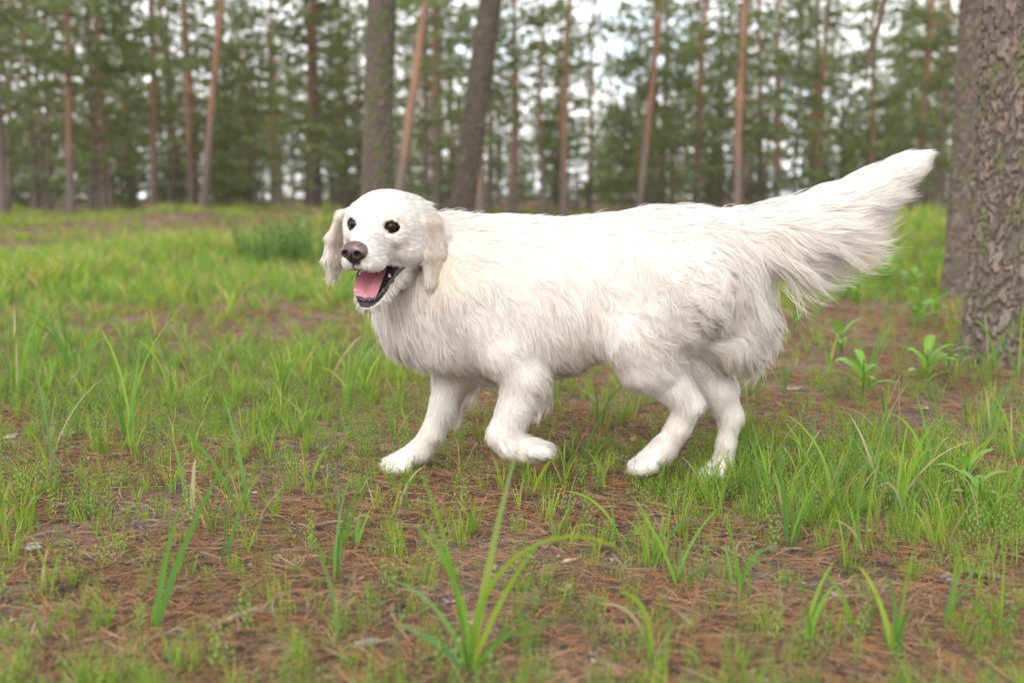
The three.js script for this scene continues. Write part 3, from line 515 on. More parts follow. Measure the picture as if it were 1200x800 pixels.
  // --- coat: guide hairs that follow the lie of the fur, each with a lock of hairs round it
  // u, v, direction along the picture plane (right, down), length px, lift, wave
  const FLOW = [
    [495, 236, 1, 0.1, 26, 0.35, 0.5], [530, 245, 1, 0.2, 28, 0.45, 0.6], [500, 285, 0.7, 0.75, 30, 0.3, 0.5], [480, 330, 0.3, 1, 34, 0.3, 0.5], [450, 360, 0.35, 1, 36, 0.35, 0.4], [470, 400, 0.45, 1, 34, 0.35, 0.4], [500, 430, 0.4, 1, 26, 0.3, 0.4],
    [545, 300, 0.8, 0.7, 34, 0.28, 0.8], [575, 340, 0.6, 0.85, 30, 0.22, 0.7], [555, 400, 0.5, 0.85, 22, 0.18, 0.4], [600, 400, 0.6, 0.8, 24, 0.2, 0.6],
    [590, 255, 1, 0.25, 26, 0.24, 0.7], [640, 258, 1, 0.2, 26, 0.24, 0.7], [700, 252, 1, 0.2, 27, 0.24, 0.8], [760, 242, 1, 0.2, 26, 0.22, 0.6], [815, 242, 1, 0.2, 28, 0.4, 0.7],
    [630, 310, 0.7, 0.75, 36, 0.22, 0.6], [690, 310, 0.5, 0.9, 38, 0.2, 0.5], [640, 365, 0.45, 0.95, 40, 0.2, 0.7], [690, 365, 0.25, 1, 40, 0.2, 0.4], [650, 420, 0.5, 0.95, 34, 0.25, 0.5], [690, 425, 0.35, 1, 20, 0.2, 0.3],
    [740, 290, 0.7, 0.7, 32, 0.2, 0.9], [790, 285, 0.9, 0.5, 32, 0.25, 1.0], [740, 345, 0.55, 0.75, 30, 0.25, 1.4], [790, 335, 0.85, 0.45, 34, 0.22, 1.4], [735, 400, 0.75, 0.6, 28, 0.2, 1.2], [790, 385, 0.85, 0.5, 34, 0.25, 1.5], [845, 300, 0.4, 0.9, 36, 0.3, 1.1], [840, 350, 0.6, 0.8, 42, 0.3, 1.2],
    [880, 350, 0.5, 0.85, 58, 0.45, 0.9], [884, 395, 0.85, 0.55, 56, 0.5, 0.8], [830, 405, 0.85, 0.5, 50, 0.3, 1.1], [860, 425, 0.4, 0.9, 36, 0.3, 0.6], [760, 440, 0.75, 0.7, 18, 0.15, 0.5], [800, 440, 0.7, 0.7, 40, 0.2, 0.9],
    [812, 470, 0.05, 1, 12, 0.15, 0.2], [790, 500, -0.4, 0.95, 10, 0.12, 0.2], [808, 505, 0.1, 1, 17, 0.25, 0.3], [775, 530, -0.6, 0.9, 11, 0.15, 0.2], [790, 545, 0.1, 1, 14, 0.3, 0.2], [748, 545, -0.9, 0.5, 5, 0.06, 0.05],
    [865, 470, 0.2, 1, 16, 0.2, 0.3], [848, 470, 0.1, 1, 12, 0.15, 0.2], [855, 520, -0.1, 1, 9, 0.15, 0.1], [838, 553, -0.8, 0.5, 4, 0.06, 0.05],
    [590, 440, 0.2, 1, 14, 0.15, 0.3], [575, 480, 0.35, 1, 10, 0.12, 0.2], [610, 470, 0.55, 0.9, 13, 0.15, 0.3], [640, 455, 0.75, 0.7, 40, 0.7, 0.6], [635, 485, 0.8, 0.65, 32, 0.6, 0.5], [585, 510, 0.4, 0.9, 8, 0.12, 0.1], [622, 530, 1, 0.2, 5, 0.06, 0.05],
    [512, 450, 0.0, 1, 12, 0.15, 0.2], [530, 460, 0.3, 1, 13, 0.15, 0.2], [553, 450, 0.7, 0.8, 46, 0.8, 0.5], [543, 480, 0.75, 0.75, 46, 0.8, 0.5], [520, 510, 0.4, 1, 16, 0.25, 0.3], [500, 500, -0.3, 1, 9, 0.12, 0.1], [485, 525, -0.6, 0.8, 8, 0.12, 0.1], [462, 545, -1, 0.3, 4, 0.06, 0.05],
    [850, 258, 1, 0.05, 40, 0.3, 0.8], [862, 300, 0.8, 0.7, 46, 0.35, 1.2], [900, 250, 1, -0.1, 48, 0.22, 0.5], [905, 300, 0.72, 0.75, 96, 0.4, 0.8], [950, 235, 0.95, -0.3, 50, 0.15, 0.4], [960, 285, 0.88, 0.3, 84, 0.4, 0.6], [1000, 212, 0.9, -0.42, 50, 0.12, 0.3], [1010, 250, 0.92, -0.28, 54, 0.22, 0.4], [1050, 190, 0.9, -0.42, 28, 0.08, 0.2], [1055, 215, 0.9, -0.45, 34, 0.14, 0.25], [1088, 184, 0.92, -0.38, 18, 0.08, 0.1],
  ].map(([u, v, dx, dy, L, lift, wave]) => { const l = Math.hypot(dx, dy), p = Q(u, v); return { x: p.x, y: p.y, dx: dx / l, dy: -dy / l, L: L * 0.0019, lift, wave }; });
  const flow = (x, y) => {
    let W = 0, dx = 0, dy = 0, L = 0, lift = 0, wave = 0;
    for (const c of FLOW) { const d2 = (x - c.x) ** 2 + (y - c.y) ** 2 + 0.00025, w = 1 / (d2 * d2); W += w; dx += w * c.dx; dy += w * c.dy; L += w * c.L; lift += w * c.lift; wave += w * c.wave; }
    const l = Math.hypot(dx, dy) || 1; return [dx / l, dy / l, L / W, lift / W, wave / W];
  };
  const R = rng(77);
  const fp = [], fn = [], fc = [], fi = [];
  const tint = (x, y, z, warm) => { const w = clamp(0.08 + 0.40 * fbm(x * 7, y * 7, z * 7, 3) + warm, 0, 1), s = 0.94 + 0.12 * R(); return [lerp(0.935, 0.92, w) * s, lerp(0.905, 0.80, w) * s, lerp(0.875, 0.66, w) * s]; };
  const A = V(), B = V(), C = V(), t1 = V();
  function strand(path, norms, ox, oy, oz, clump, w, col, jit = 0.4) {
    const K = path.length, b = fp.length / 3, roll = (R() - 0.5) * 1.1, jx = (R() - 0.5) * jit, jy = (R() - 0.5) * jit, jz = (R() - 0.5) * jit, cut = 0.75 + 0.25 * R(), wz = (R() - 0.5) * 0.004;
    for (let k = 0; k < K; k++) {
      const s = k / (K - 1), f = (K - 1) * s * cut, i0 = Math.min(K - 2, f | 0), ft = f - i0, m = 1 - clump * Math.pow(s, 0.8);
      A.lerpVectors(path[i0], path[i0 + 1], ft); B.subVectors(path[i0 + 1], path[i0]).normalize(); C.lerpVectors(norms[i0], norms[i0 + 1], ft).normalize();
      A.x += ox * m + wz * s; A.y += oy * m + wz * s; A.z += oz * m;
      t1.crossVectors(C, B).normalize(); const cr = Math.cos(roll), sr = Math.sin(roll);
      const sx = t1.x * cr + C.x * sr, sy = t1.y * cr + C.y * sr, sz = t1.z * cr + C.z * sr;
      let nx = C.x + jx, ny = C.y + jy, nz = C.z + jz; const nl = Math.hypot(nx, ny, nz); nx /= nl; ny /= nl; nz /= nl;
      const hw = w * 0.5 * (k === K - 1 ? 0 : 1 - 0.55 * s * s);
      if (k < K - 1) { fp.push(A.x - sx * hw, A.y - sy * hw, A.z - sz * hw, A.x + sx * hw, A.y + sy * hw, A.z + sz * hw); fn.push(nx, ny, nz, nx, ny, nz); fc.push(...col, ...col); }
      else { fp.push(A.x, A.y, A.z); fn.push(nx, ny, nz); fc.push(...col); }
    }
    for (let k = 0; k < K - 2; k++) { const a = b + 2 * k; fi.push(a, a + 2, a + 1, a + 1, a + 2, a + 3); }
    const a = b + 2 * (K - 2); fi.push(a, a + 2, a + 1);
  }
  function sampler(pos, idx, weight) {
    const cum = new Float64Array(idx.length / 3); let s = 0;
    for (let t = 0; t < cum.length; t++) { A.fromArray(pos, idx[3 * t] * 3); B.fromArray(pos, idx[3 * t + 1] * 3); C.fromArray(pos, idx[3 * t + 2] * 3); const cx = (A.x + B.x + C.x) / 3, cy = (A.y + B.y + C.y) / 3, cz = (A.z + B.z + C.z) / 3; B.sub(A); C.sub(A); B.cross(C); s += B.length() * 0.5 * weight(cx, cy, cz, B.normalize()); cum[t] = s; }
    return (p) => { const r = R() * s; let lo = 0, hi = cum.length - 1; while (lo < hi) { const m = (lo + hi) >> 1; cum[m] < r ? lo = m + 1 : hi = m; } let a = R(), b = R(); if (a + b > 1) { a = 1 - a; b = 1 - b; } const i = idx[3 * lo] * 3, j = idx[3 * lo + 1] * 3, k = idx[3 * lo + 2] * 3; return p.set(pos[i] + (pos[j] - pos[i]) * a + (pos[k] - pos[i]) * b, pos[i + 1] + (pos[j + 1] - pos[i + 1]) * a + (pos[k + 1] - pos[i + 1]) * b, pos[i + 2] + (pos[j + 2] - pos[i + 2]) * a + (pos[k + 2] - pos[i + 2]) * b); };
  }
  const hl = V(), hlDist = (p) => { hl.copy(p).applyMatrix4(HI); return hl.x > -0.15 && hl.x < 0.16 && hl.y > -0.18 && hl.y < 0.1 && hl.z > -0.16 && hl.z < 0.18 ? head.at3(hl.x, hl.y, hl.z) : 1; };
  const GUIDES = 31000;
  const pick = sampler(body.pos, body.idx, (x, y, z, n) => { const L = flow(x, y)[2]; return (n.z < -0.25 ? 0.3 : 1) * (L < 0.03 ? 1.5 : 1); });
  const p = V(), g3 = V(), dir = V(), nn = V();
  for (let g = 0; g < GUIDES; g++) {
    pick(p);
    if (hlDist(p) < -0.012) continue;
    const fl = flow(p.x, p.y); let L = fl[2] * (0.75 + 0.5 * R());
    const K = L > 0.07 ? 6 : L > 0.045 ? 5 : L > 0.025 ? 4 : 3, path = [], norms = [], step = L / (K - 1);
    const fluff = 1 + 0.8 * n3(p.x * 9 + 4, p.y * 9, p.z * 9) + (R() < 0.03 ? 1.0 : 0), ph = n3b(p.x * 12, p.y * 12, p.z * 12), c = p.clone(); nn.set(...grad(body.at3, c, 0.009)); const n0 = nn.clone(), longish = smooth(L, 0.03, 0.08);
    for (let k = 0; k < K; k++) {
      const s = k / (K - 1); path.push(c.clone()); norms.push(nn.clone());
      const f = flow(c.x, c.y); dir.set(f[0], f[1], 0);
      const w = f[4] * 0.95 * (n3(c.x * 20, c.y * 20, c.z * 20 + 5)) + 0.3 * (R() - 0.5), w2 = f[4] * 0.55 * Math.sin(s * 5.5 + ph * 5);
      t1.crossVectors(nn, dir); dir.addScaledVector(nn, -dir.dot(nn)).normalize(); dir.addScaledVector(t1.normalize(), w + w2);
      dir.addScaledVector(nn, fl[3] * 0.8 * (1.3 - 1.7 * s) * fluff + 0.2 * (R() - 0.5)); dir.y -= 0.35 * longish * s; dir.normalize();
      c.addScaledVector(dir, step);
      const dd = body.at3(c.x, c.y, c.z), min = 0.003 + 0.005 * s; if (dd < min) { nn.set(...grad(body.at3, c, 0.009)); c.addScaledVector(nn, min - dd); } else if (dd < 0.04) nn.lerp(g3.set(...grad(body.at3, c, 0.009)), 0.6).normalize();
    }
    const kids = 5, rad = L > 0.025 ? 0.008 : 0.005, warmth = 0.35 * Math.exp(-((p.x + 0.14) ** 2 + (p.y - 0.53) ** 2) / 0.004);
    const base3 = tint(p.x, p.y, p.z, warmth);
    t1.crossVectors(n0, dir).normalize(); const ax = t1.clone(), bx = V().crossVectors(n0, ax);
    for (let k = 0; k < kids; k++) { const r = rad * Math.sqrt(R()), a = R() * 6.283, o1 = r * Math.cos(a), o2 = r * Math.sin(a), sh = 0.93 + 0.14 * R(); strand(path, norms, ax.x * o1 + bx.x * o2, ax.y * o1 + bx.y * o2, ax.z * o1 + bx.z * o2, 0.2 + 0.28 * Math.min(1, fl[4]), L > 0.025 ? 0.0010 : 0.0009, [base3[0] * sh, base3[1] * sh, base3[2] * sh]); }
  }
  // head: short fur swept back from the nose, longer on the ears and the back of the cheeks
  const pickH = sampler(head.pos, head.idx, (x, y, z, n) => (z < -0.11 ? 0.3 : 1));
  const isEar = (x, y, z) => { let d = 1; for (const f of FR) d = Math.min(d, flapD(f, x, y, z)); for (const f of FL) d = Math.min(d, flapD(f, x, y, z, -0.45)); return d < 0.004; };
  const w1 = V(), wn = V();
  for (let g = 0; g < 24000; g++) {
    pickH(p);
    const b = bare(p.x, p.y, p.z); if (b.lip || b.eye) continue;
    if (Math.hypot(p.x / 0.029, (p.y + 0.036) / 0.024, (p.z - 0.157) / 0.034) < 1.02) continue;
    nn.set(...grad(head.at3, p, 0.0045));
    const ear = isEar(p.x, p.y, p.z) && Math.abs(p.x) > 0.085, inner = p.z < -0.05;
    let L, lift;
    if (ear) { L = 0.014 + 0.014 * smooth(-p.y, 0.02, 0.15); lift = 0.10; dir.set(0, -1, -0.15); if (p.x < 0) dir.x = -0.15; }
    else { const back = smooth(-p.z, -0.10, 0.05); L = 0.006 + 0.008 * back + 0.018 * smooth(-p.y - p.z * 0.6, 0.03, 0.1) + 0.034 * smooth(-p.z, -0.02, 0.06); lift = 0.26; dir.set(p.x * 1.2, (p.y + 0.03) * 0.7 - 0.03, -0.09); if (p.z < 0.03) dir.y -= 0.05; if (p.y < -0.10) dir.set(0, -0.6, -0.5); }
    L *= 0.75 + 0.5 * R();
    dir.addScaledVector(nn, -dir.dot(nn)).normalize();
    const K = L > 0.016 ? 4 : 3, path = [], norms = [], c = p.clone(), step = L / (K - 1);
    t1.crossVectors(nn, dir); const wv = 0.5 * n3(p.x * 40, p.y * 40, p.z * 40), n0 = nn.clone();
    dir.addScaledVector(t1, wv);
    for (let k = 0; k < K; k++) {
      const s = k / (K - 1); w1.copy(c).applyMatrix4(HR); wn.copy(nn).transformDirection(HR); path.push(w1.clone()); norms.push(wn.clone());
      B.copy(dir).addScaledVector(nn, lift * (1.3 - 1.6 * s)).normalize(); c.addScaledVector(B, step);
      const dd = head.at3(c.x, c.y, c.z), min = 0.0015 + 0.002 * s; if (dd < min) { nn.set(...grad(head.at3, c, 0.0045)); c.addScaledVector(nn, min - dd); dir.addScaledVector(nn, -dir.dot(nn)).normalize(); }
    }
    const warm = ear ? 0.22 + 0.25 * smooth(p.y, -0.12, 0.02) : -0.2 + 0.75 * Math.exp(-((Math.abs(p.x) - 0.05) ** 2 + (p.y - 0.008) ** 2) / 0.0004) + 0.4 * Math.exp(-((Math.abs(p.x) - 0.06) ** 2 + (p.y + 0.04) ** 2 + (p.z - 0.03) ** 2) / 0.0012) + 0.3 * smooth(-p.y, 0.085, 0.12);  // peach fur on ears; round eyes and on cheeks, soft shading put into colour
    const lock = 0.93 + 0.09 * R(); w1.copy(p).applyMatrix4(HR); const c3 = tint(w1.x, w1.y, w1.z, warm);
    t1.crossVectors(n0, dir).normalize(); const ax = t1.clone().transformDirection(HR), bx = V().crossVectors(n0, t1).transformDirection(HR);
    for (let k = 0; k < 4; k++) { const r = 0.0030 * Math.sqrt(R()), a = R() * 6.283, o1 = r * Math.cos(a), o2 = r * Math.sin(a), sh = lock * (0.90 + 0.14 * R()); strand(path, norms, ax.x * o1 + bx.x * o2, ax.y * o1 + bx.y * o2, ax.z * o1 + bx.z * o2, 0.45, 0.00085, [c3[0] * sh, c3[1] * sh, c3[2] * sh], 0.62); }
  }
  const fg = new THREE.BufferGeometry();
  fg.setAttribute('position', new THREE.BufferAttribute(new Float32Array(fp), 3)); fg.setAttribute('normal', new THREE.BufferAttribute(new Float32Array(fn), 3)); fg.setAttribute('color', new THREE.BufferAttribute(new Float32Array(fc), 3)); fg.setIndex(new THREE.BufferAttribute(new Uint32Array(fi), 1));
  const coat = mesh('coat', shift(fg), new THREE.MeshPhysicalMaterial({ vertexColors: true, roughness: 1, transmission: 0.5, thickness: 0, specularIntensity: 0.3 }), dog);
  coat.userData.kind = 'stuff'; coat.userData.label = 'long cream white coat';
  console.log('coat triangles', fi.length / 3, 'body triangles', out.i.length / 3);
  tag(dog, 'cream white long-haired dog walking across the clearing with open mouth and raised tail', 'dog');
  return dog;
})();
// ================= litter, grass, plants =================
const leafMat = new THREE.MeshPhysicalMaterial({ vertexColors: true, roughness: 0.8, transmission: 0.5, thickness: 0, specularIntensity: 0.5 });
const litterMat = new THREE.MeshStandardMaterial({ vertexColors: true, roughness: 0.85 });
const frustumX = (z) => -z * 0.50 + 0.25;
function instances(name, label, cat, geo, mat, list) { // list of [x, y, z, rx, ry, rz, sx, sy, sz, r, g, b]
  const o = new THREE.InstancedMesh(geo, mat, list.length), m = new THREE.Matrix4(), q = new THREE.Quaternion(), e = new THREE.Euler(), p = new THREE.Vector3(), s = new THREE.Vector3(), c = new THREE.Color();
  list.forEach((a, i) => { m.compose(p.set(a[0], a[1], a[2]), q.setFromEuler(e.set(a[3], a[4], a[5], 'YXZ')), s.set(a[6], a[7], a[8])); o.setMatrixAt(i, m); o.setColorAt(i, c.setRGB(a[9], a[10], a[11])); });
  o.castShadow = o.receiveShadow = true; return stuff(o, name, label, cat);
}
// one curved blade: root at the origin, growing up and bending towards +x
function blade(mb, o) {
  const N = o.seg || 6, w = o.w, L = o.L, a0 = o.turn || 0, ca = Math.cos(a0), sa = Math.sin(a0), c1 = o.c1, c2 = o.c2; let x = o.x || 0, y = 0, z = o.z || 0, th = o.tilt || 0.1; const roll0 = o.roll || 0; const st = L / N, fold = o.fold ?? 0.35, b = mb.p.length / 3, tw = o.twist || 0;
  for (let k = 0; k <= N; k++) {
    const t = k / N, ww = w * 0.5 * (k === N ? 0.02 : Math.min(1, 0.45 + 2.2 * t) * Math.pow(1 - t, 0.55)), dx = Math.sin(th), dy = Math.cos(th), nx = -dy, ny = dx, c = mixc(c1, c2, t), roll = roll0 + tw * t, sx = Math.sin(roll), cx = Math.cos(roll);
    const px = x * 1, X = (lx, lz) => [px * ca - 0 + lx * ca - lz * sa + (o.x || 0) * (1 - ca), lz * ca + (px - (o.x || 0)) * sa + lx * sa + z];
    for (const s of [-1, 0, 1]) { const wz = s * ww * cx, off = (s === 0 ? -fold * ww : 0) + s * ww * sx, [gx, gz] = X(nx * off, wz), gy = y + ny * off; const ln = nx * (1) , n0 = [ln * ca - s * 0.4 * -sa, ny + 0.25, ln * sa + s * 0.4 * ca], l = Math.hypot(...n0); mb.v(gx, gy, gz, n0[0] / l, n0[1] / l, n0[2] / l, ...c); }
    x += dx * st; y += dy * st; th += (o.curl || 0.9) / N * (0.5 + t * 1.3);
  }
  for (let k = 0; k < N; k++) for (const s of [0, 1]) { const a = b + k * 3 + s; mb.i.push(a, a + 3, a + 1, a + 1, a + 3, a + 4); }
}
const GR = [[0.13, 0.29, 0.018], [0.20, 0.37, 0.025], [0.14, 0.29, 0.05], [0.29, 0.38, 0.035]], STRAW = [0.36, 0.30, 0.16];
{ // fallen needles: pairs, lying on the ground
  const R = rng(91), fasc = (bend, open) => { const mb = new MB(); for (const s of [-1, 1]) { const pts = [], rad = []; for (let k = 0; k <= 4; k++) { const t = k / 4; pts.push(new THREE.Vector3(t, 0.03 * Math.sin(t * 3.1), s * open * t + bend * t * t)); rad.push(0.0085 * (k === 4 ? 0.4 : 1)); } mb.tube(pts, rad, 3, () => [1, 1, 1], false); } return mb.geo(); };
  const vars = [fasc(0.12, 0.05), fasc(-0.2, 0.12), fasc(0.3, 0.02)], lists = [[], [], []];
  for (let i = 0; i < 105000; i++) {
    const D = 1.15 + 5.6 * Math.pow(R(), 1.7), z = -D, x = (R() * 2 - 1) * frustumX(z); if (greenness(x, z) > 0.9 && R() < 0.5) continue;
    const sandy = smooth(fbm(x * 1.3, 21, z * 1.3, 4), 0.0, 0.32); if (R() < sandy * 0.7) continue;
    const L = 0.045 + 0.03 * R(), k = R(), v = 0.75 + 0.5 * R(), c = k < 0.46 ? [0.40, 0.205, 0.095] : k < 0.72 ? [0.22, 0.135, 0.085] : k < 0.87 ? [0.09, 0.06, 0.045] : [0.42, 0.31, 0.2];
    lists[i % 3].push([x, groundY(x, z) + 0.002 + 0.010 * R(), z, (R() - 0.5) * 0.5, R() * 6.283, (R() - 0.5) * 0.35, L, L * 0.9, L * 0.9, c[0] * v, c[1] * v, c[2] * v]);
  }
  vars.forEach((g, i) => instances('pine_needles', 'brown fallen pine needles covering the forest floor', 'needles', g, litterMat, lists[i]));
}
{ // crumbs of bark, cone scales and sand-grey chips
  const R = rng(92), g = new THREE.DodecahedronGeometry(1, 0), p = g.attributes.position; for (let i = 0; i < p.count; i++) { const k = 0.75 + 0.5 * n3(p.getX(i) * 2, p.getY(i) * 2, p.getZ(i) * 2); p.setXYZ(i, p.getX(i) * k, p.getY(i) * k * 0.35, p.getZ(i) * k * 0.6); } g.computeVertexNormals(); g.setAttribute('color', new THREE.Float32BufferAttribute(new Float32Array(p.count * 3).fill(1), 3));
  const list = []; for (let i = 0; i < 16000; i++) { const D = 1.15 + 4.2 * Math.pow(R(), 1.6), z = -D, x = (R() * 2 - 1) * frustumX(z), s = 0.002 + 0.007 * R() * R(), k = R(), v = 0.7 + 0.6 * R(), c = k < 0.4 ? [0.10, 0.075, 0.06] : k < 0.7 ? [0.19, 0.125, 0.085] : k < 0.93 ? [0.27, 0.235, 0.205] : [0.45, 0.40, 0.34]; list.push([x, groundY(x, z) + s * 0.3, z, R() - 0.5, R() * 6.283, R() - 0.5, s * 1.3, s, s * 1.1, c[0] * v, c[1] * v, c[2] * v]); }
  instances('bark_crumbs', 'crumbs of bark and cone scales scattered in the litter', 'debris', g, litterMat, list);
}
const sprigs = [], tufts = [], fine = [];
{ const R = rng(93);
  const gcol = () => mixc(GR[Math.floor(R() * 4)], GR[Math.floor(R() * 4)], R());
  // tufts of narrow blades
  for (let v = 0; v < 6; v++) { const mb = new MB(), n = 8 + Math.floor(R() * 6); for (let k = 0; k < n; k++) { const c = gcol(), dry = R() < 0.12; blade(mb, { L: 0.5 + 0.6 * R(), w: 0.022 + 0.022 * R(), turn: R() * 6.283, tilt: 0.06 + 0.3 * R(), curl: 0.2 + 1.1 * R(), x: (R() - 0.5) * 0.12, z: (R() - 0.5) * 0.12, roll: R() * 3, seg: 5, c1: dry ? STRAW : c.map((q) => q * 0.95), c2: dry ? STRAW.map((q) => q * 1.2) : c.map((q) => q * 1.15), twist: (R() - 0.5) * 1.2 }); } tufts.push(mb.geo(true)); }
  // very fine upright grass seedlings
  for (let v = 0; v < 4; v++) { const mb = new MB(), n = 9 + Math.floor(R() * 6); for (let k = 0; k < n; k++) { const c = gcol(); blade(mb, { L: 0.6 + 0.6 * R(), w: 0.022 + 0.016 * R(), turn: R() * 6.283, tilt: 0.02 + 0.25 * R(), curl: 0.1 + 0.5 * R(), x: (R() - 0.5) * 0.5, z: (R() - 0.5) * 0.5, roll: R() * 3, seg: 3, c1: c, c2: c.map((q) => q * 1.2) }); } fine.push(mb.geo(true)); }
  // stems set with tiny leaves
  for (let v = 0; v < 3; v++) { const mb = new MB(); for (let k = 0; k < 4 + v; k++) { const x = (R() - 0.5) * 0.5, z = (R() - 0.5) * 0.5, h = 0.6 + 0.5 * R(), lx = (R() - 0.5) * 0.25, lz = (R() - 0.5) * 0.25, c = mixc([0.22, 0.40, 0.07], [0.31, 0.46, 0.09], R()); mb.tube([new THREE.Vector3(x, 0, z), new THREE.Vector3(x + lx * 0.4, h * 0.5, z + lz * 0.4), new THREE.Vector3(x + lx, h, z + lz)], [0.008, 0.006, 0.003], 3, () => [0.12, 0.17, 0.05], false);
      for (let j = 0; j < 16; j++) { const t = 0.12 + 0.88 * j / 16, a = j * 2.4, s = 0.10 * (1.1 - 0.6 * t), px = x + lx * t * t, pz = z + lz * t * t, py = h * t, ux = Math.cos(a), uz = Math.sin(a), i0 = mb.v(px, py, pz, 0, 1, 0, ...c), i1 = mb.v(px + ux * s * 0.6 - uz * s * 0.22, py + s * 0.5, pz + uz * s * 0.6 + ux * s * 0.22, 0, 1, 0, ...c), i2 = mb.v(px + ux * s, py + s * 0.9, pz + uz * s, 0, 1, 0, ...c), i3 = mb.v(px + ux * s * 0.6 + uz * s * 0.22, py + s * 0.5, pz + uz * s * 0.6 - ux * s * 0.22, 0, 1, 0, ...c); mb.tri(i0, i2, i1); mb.tri(i0, i3, i2); } } sprigs.push(mb.geo(true)); }
}
const feet = [[475, 548], [755, 552], [845, 558]].map(([u, v]) => onGround(u, v));
const clearOfFeet = (x, z, r) => feet.every((f) => Math.hypot(x - f.x, z - f.z) > r);
{ const R = rng(94), L = { t: tufts.map(() => []), f: fine.map(() => []), s: sprigs.map(() => []), m: tufts.map(() => []) };
  const tone = (x, z) => { const w = 0.5 + 0.5 * fbm(x * 0.5, 51, z * 0.5, 3), v = 0.8 + 0.45 * R(); return [v * lerp(0.88, 1.4, w), v * lerp(0.95, 1.1, w), v * lerp(1.0, 0.85, w)]; };
  // near and middle ground
  for (let i = 0; i < 60000; i++) {
    const D = 1.2 + 8.5 * Math.pow(R(), 1.5), z = -D, x = (R() * 2 - 1) * frustumX(z), g = greenness(x, z); const keep = lerp(0.08 + 0.48 * g * g, 0.05 + 0.42 * g * g, smooth(D, 2.6, 3.6)); if (R() > keep) continue; if (!clearOfFeet(x, z, 0.035)) continue;
    const k = R(), c = tone(x, z), y = groundY(x, z) - 0.004, near = D < 1.9;
    if (k < 0.12) { const h = (0.05 + 0.09 * R()) * (near ? 0.7 : 1); L.t[i % 6].push([x, y, z, 0, R() * 6.283, 0, h, h, h, ...c]); }
    else if (k < 0.66) { const h = 0.03 + 0.06 * R() * R(); L.f[i % 4].push([x, y, z, 0, R() * 6.283, 0, h, h, h, ...c]); }
    else if (D > 2.4 || R() < 0.5) { const h = 0.04 + 0.06 * R(); L.s[i % 3].push([x, y, z, 0, R() * 6.283, 0, h, h, h, ...c]); }
  }
  // the meadow further back
  for (let i = 0; i < 74000; i++) {
    const D = 3.6 + 38 * Math.pow(R(), 1.5), z = -D, ramp = smooth(D, 3.8, 10); const x = (R() * 2 - 1) * frustumX(z) * 1.4, g = greenness(x, z); if (R() > (0.05 + Math.pow(g, 1.7) * 0.85) * (0.06 + 0.94 * ramp)) continue;
    const h = (0.07 + 0.12 * R()) * (0.7 + 0.5 * g) * lerp(0.7, 1, ramp) * (1 + 0.7 * smooth(fbm(x * 0.35, 61, z * 0.35, 3), 0.1, 0.5)), c = tone(x, z), dry = R() < 0.13 ? [1.6, 1.1, 1.5] : [1, 1, 1]; L.m[i % 6].push([x, groundY(x, z) - 0.01, z, 0, R() * 6.283, 0, h * 1.15, h, h * 1.15, c[0] * dry[0] * 1.02, c[1] * dry[1] * 1.06, c[2] * dry[2] * 1.3]);
  }
  L.t.forEach((l, i) => instances('grass', 'short tufts of green grass growing through the litter', 'grass', tufts[i], leafMat, l));
  L.f.forEach((l, i) => instances('grass', 'very fine green grass seedlings growing through the litter', 'grass', fine[i], leafMat, l));
  L.s.forEach((l, i) => instances('ground_cover', 'small feathery green seedlings growing through the litter', 'ground cover', sprigs[i], leafMat, l));
  L.m.forEach((l, i) => instances('meadow_grass', 'soft green meadow grass between the dog and the wood', 'grass', tufts[i], leafMat, l));
}
// --- taller grass clumps that can be told apart, each blade its own mesh
// what a plant grows beside, named by things one can find
const MARKS = [[475, 545, 'beside the planted forepaw'], [610, 535, 'below the raised forepaw'], [755, 552, 'at the swinging hind paw'], [845, 560, 'at the planted hind paw'], [1170, 430, 'at the foot of the thickest trunk'], [1125, 350, 'before the mossy trunk'], [550, 770, 'next to the large foreground clump'], [280, 725, 'by the grey forked twig'], [1066, 667, 'by the dry orange leaf'], [1150, 682, 'by the broken branch end'], [60, 554, 'by the dark brown stick'], [925, 702, 'by the dark thin twig'], [45, 508, 'by the pale bark flakes'], [236, 659, 'by the open pine cone'], [416, 684, 'by the curled brown leaf'], [660, 694, 'by the curled leaf on bare litter'], [430, 400, 'below the chin of the dog'], [1085, 480, 'by the pale leaf before the trunk'], [930, 455, 'by the pinkish leaf behind the dog'], [675, 660, 'by the pale peeled stick'], [300, 512, 'by the small orange leaf'], [115, 728, 'by the large pale leaf'], [905, 645, 'by the small dark pine cone'], [720, 520, 'between fore and hind legs'], [330, 320, 'before the bushy herbs']];
const nearest = (u, v) => { let b = '', d = 1e9; for (const [x, y, t] of MARKS) { const e = Math.hypot(u - x, (v - y) * 1.6); if (e < d) { d = e; b = t; } } return b; };
function grassClump(u, v, blades, label, grp) {
  const p = onGround(u, v), t = group('grass_clump'); p.y = groundY(p.x, p.z); t.position.copy(p);
  for (const b of blades) { const mb = new MB(); blade(mb, { seg: 12, fold: 0.3, roll: 1.1, ...b }); mesh('blade', mb.geo(true), leafMat, t); }
  return tag(t, label, 'grass', grp);
}
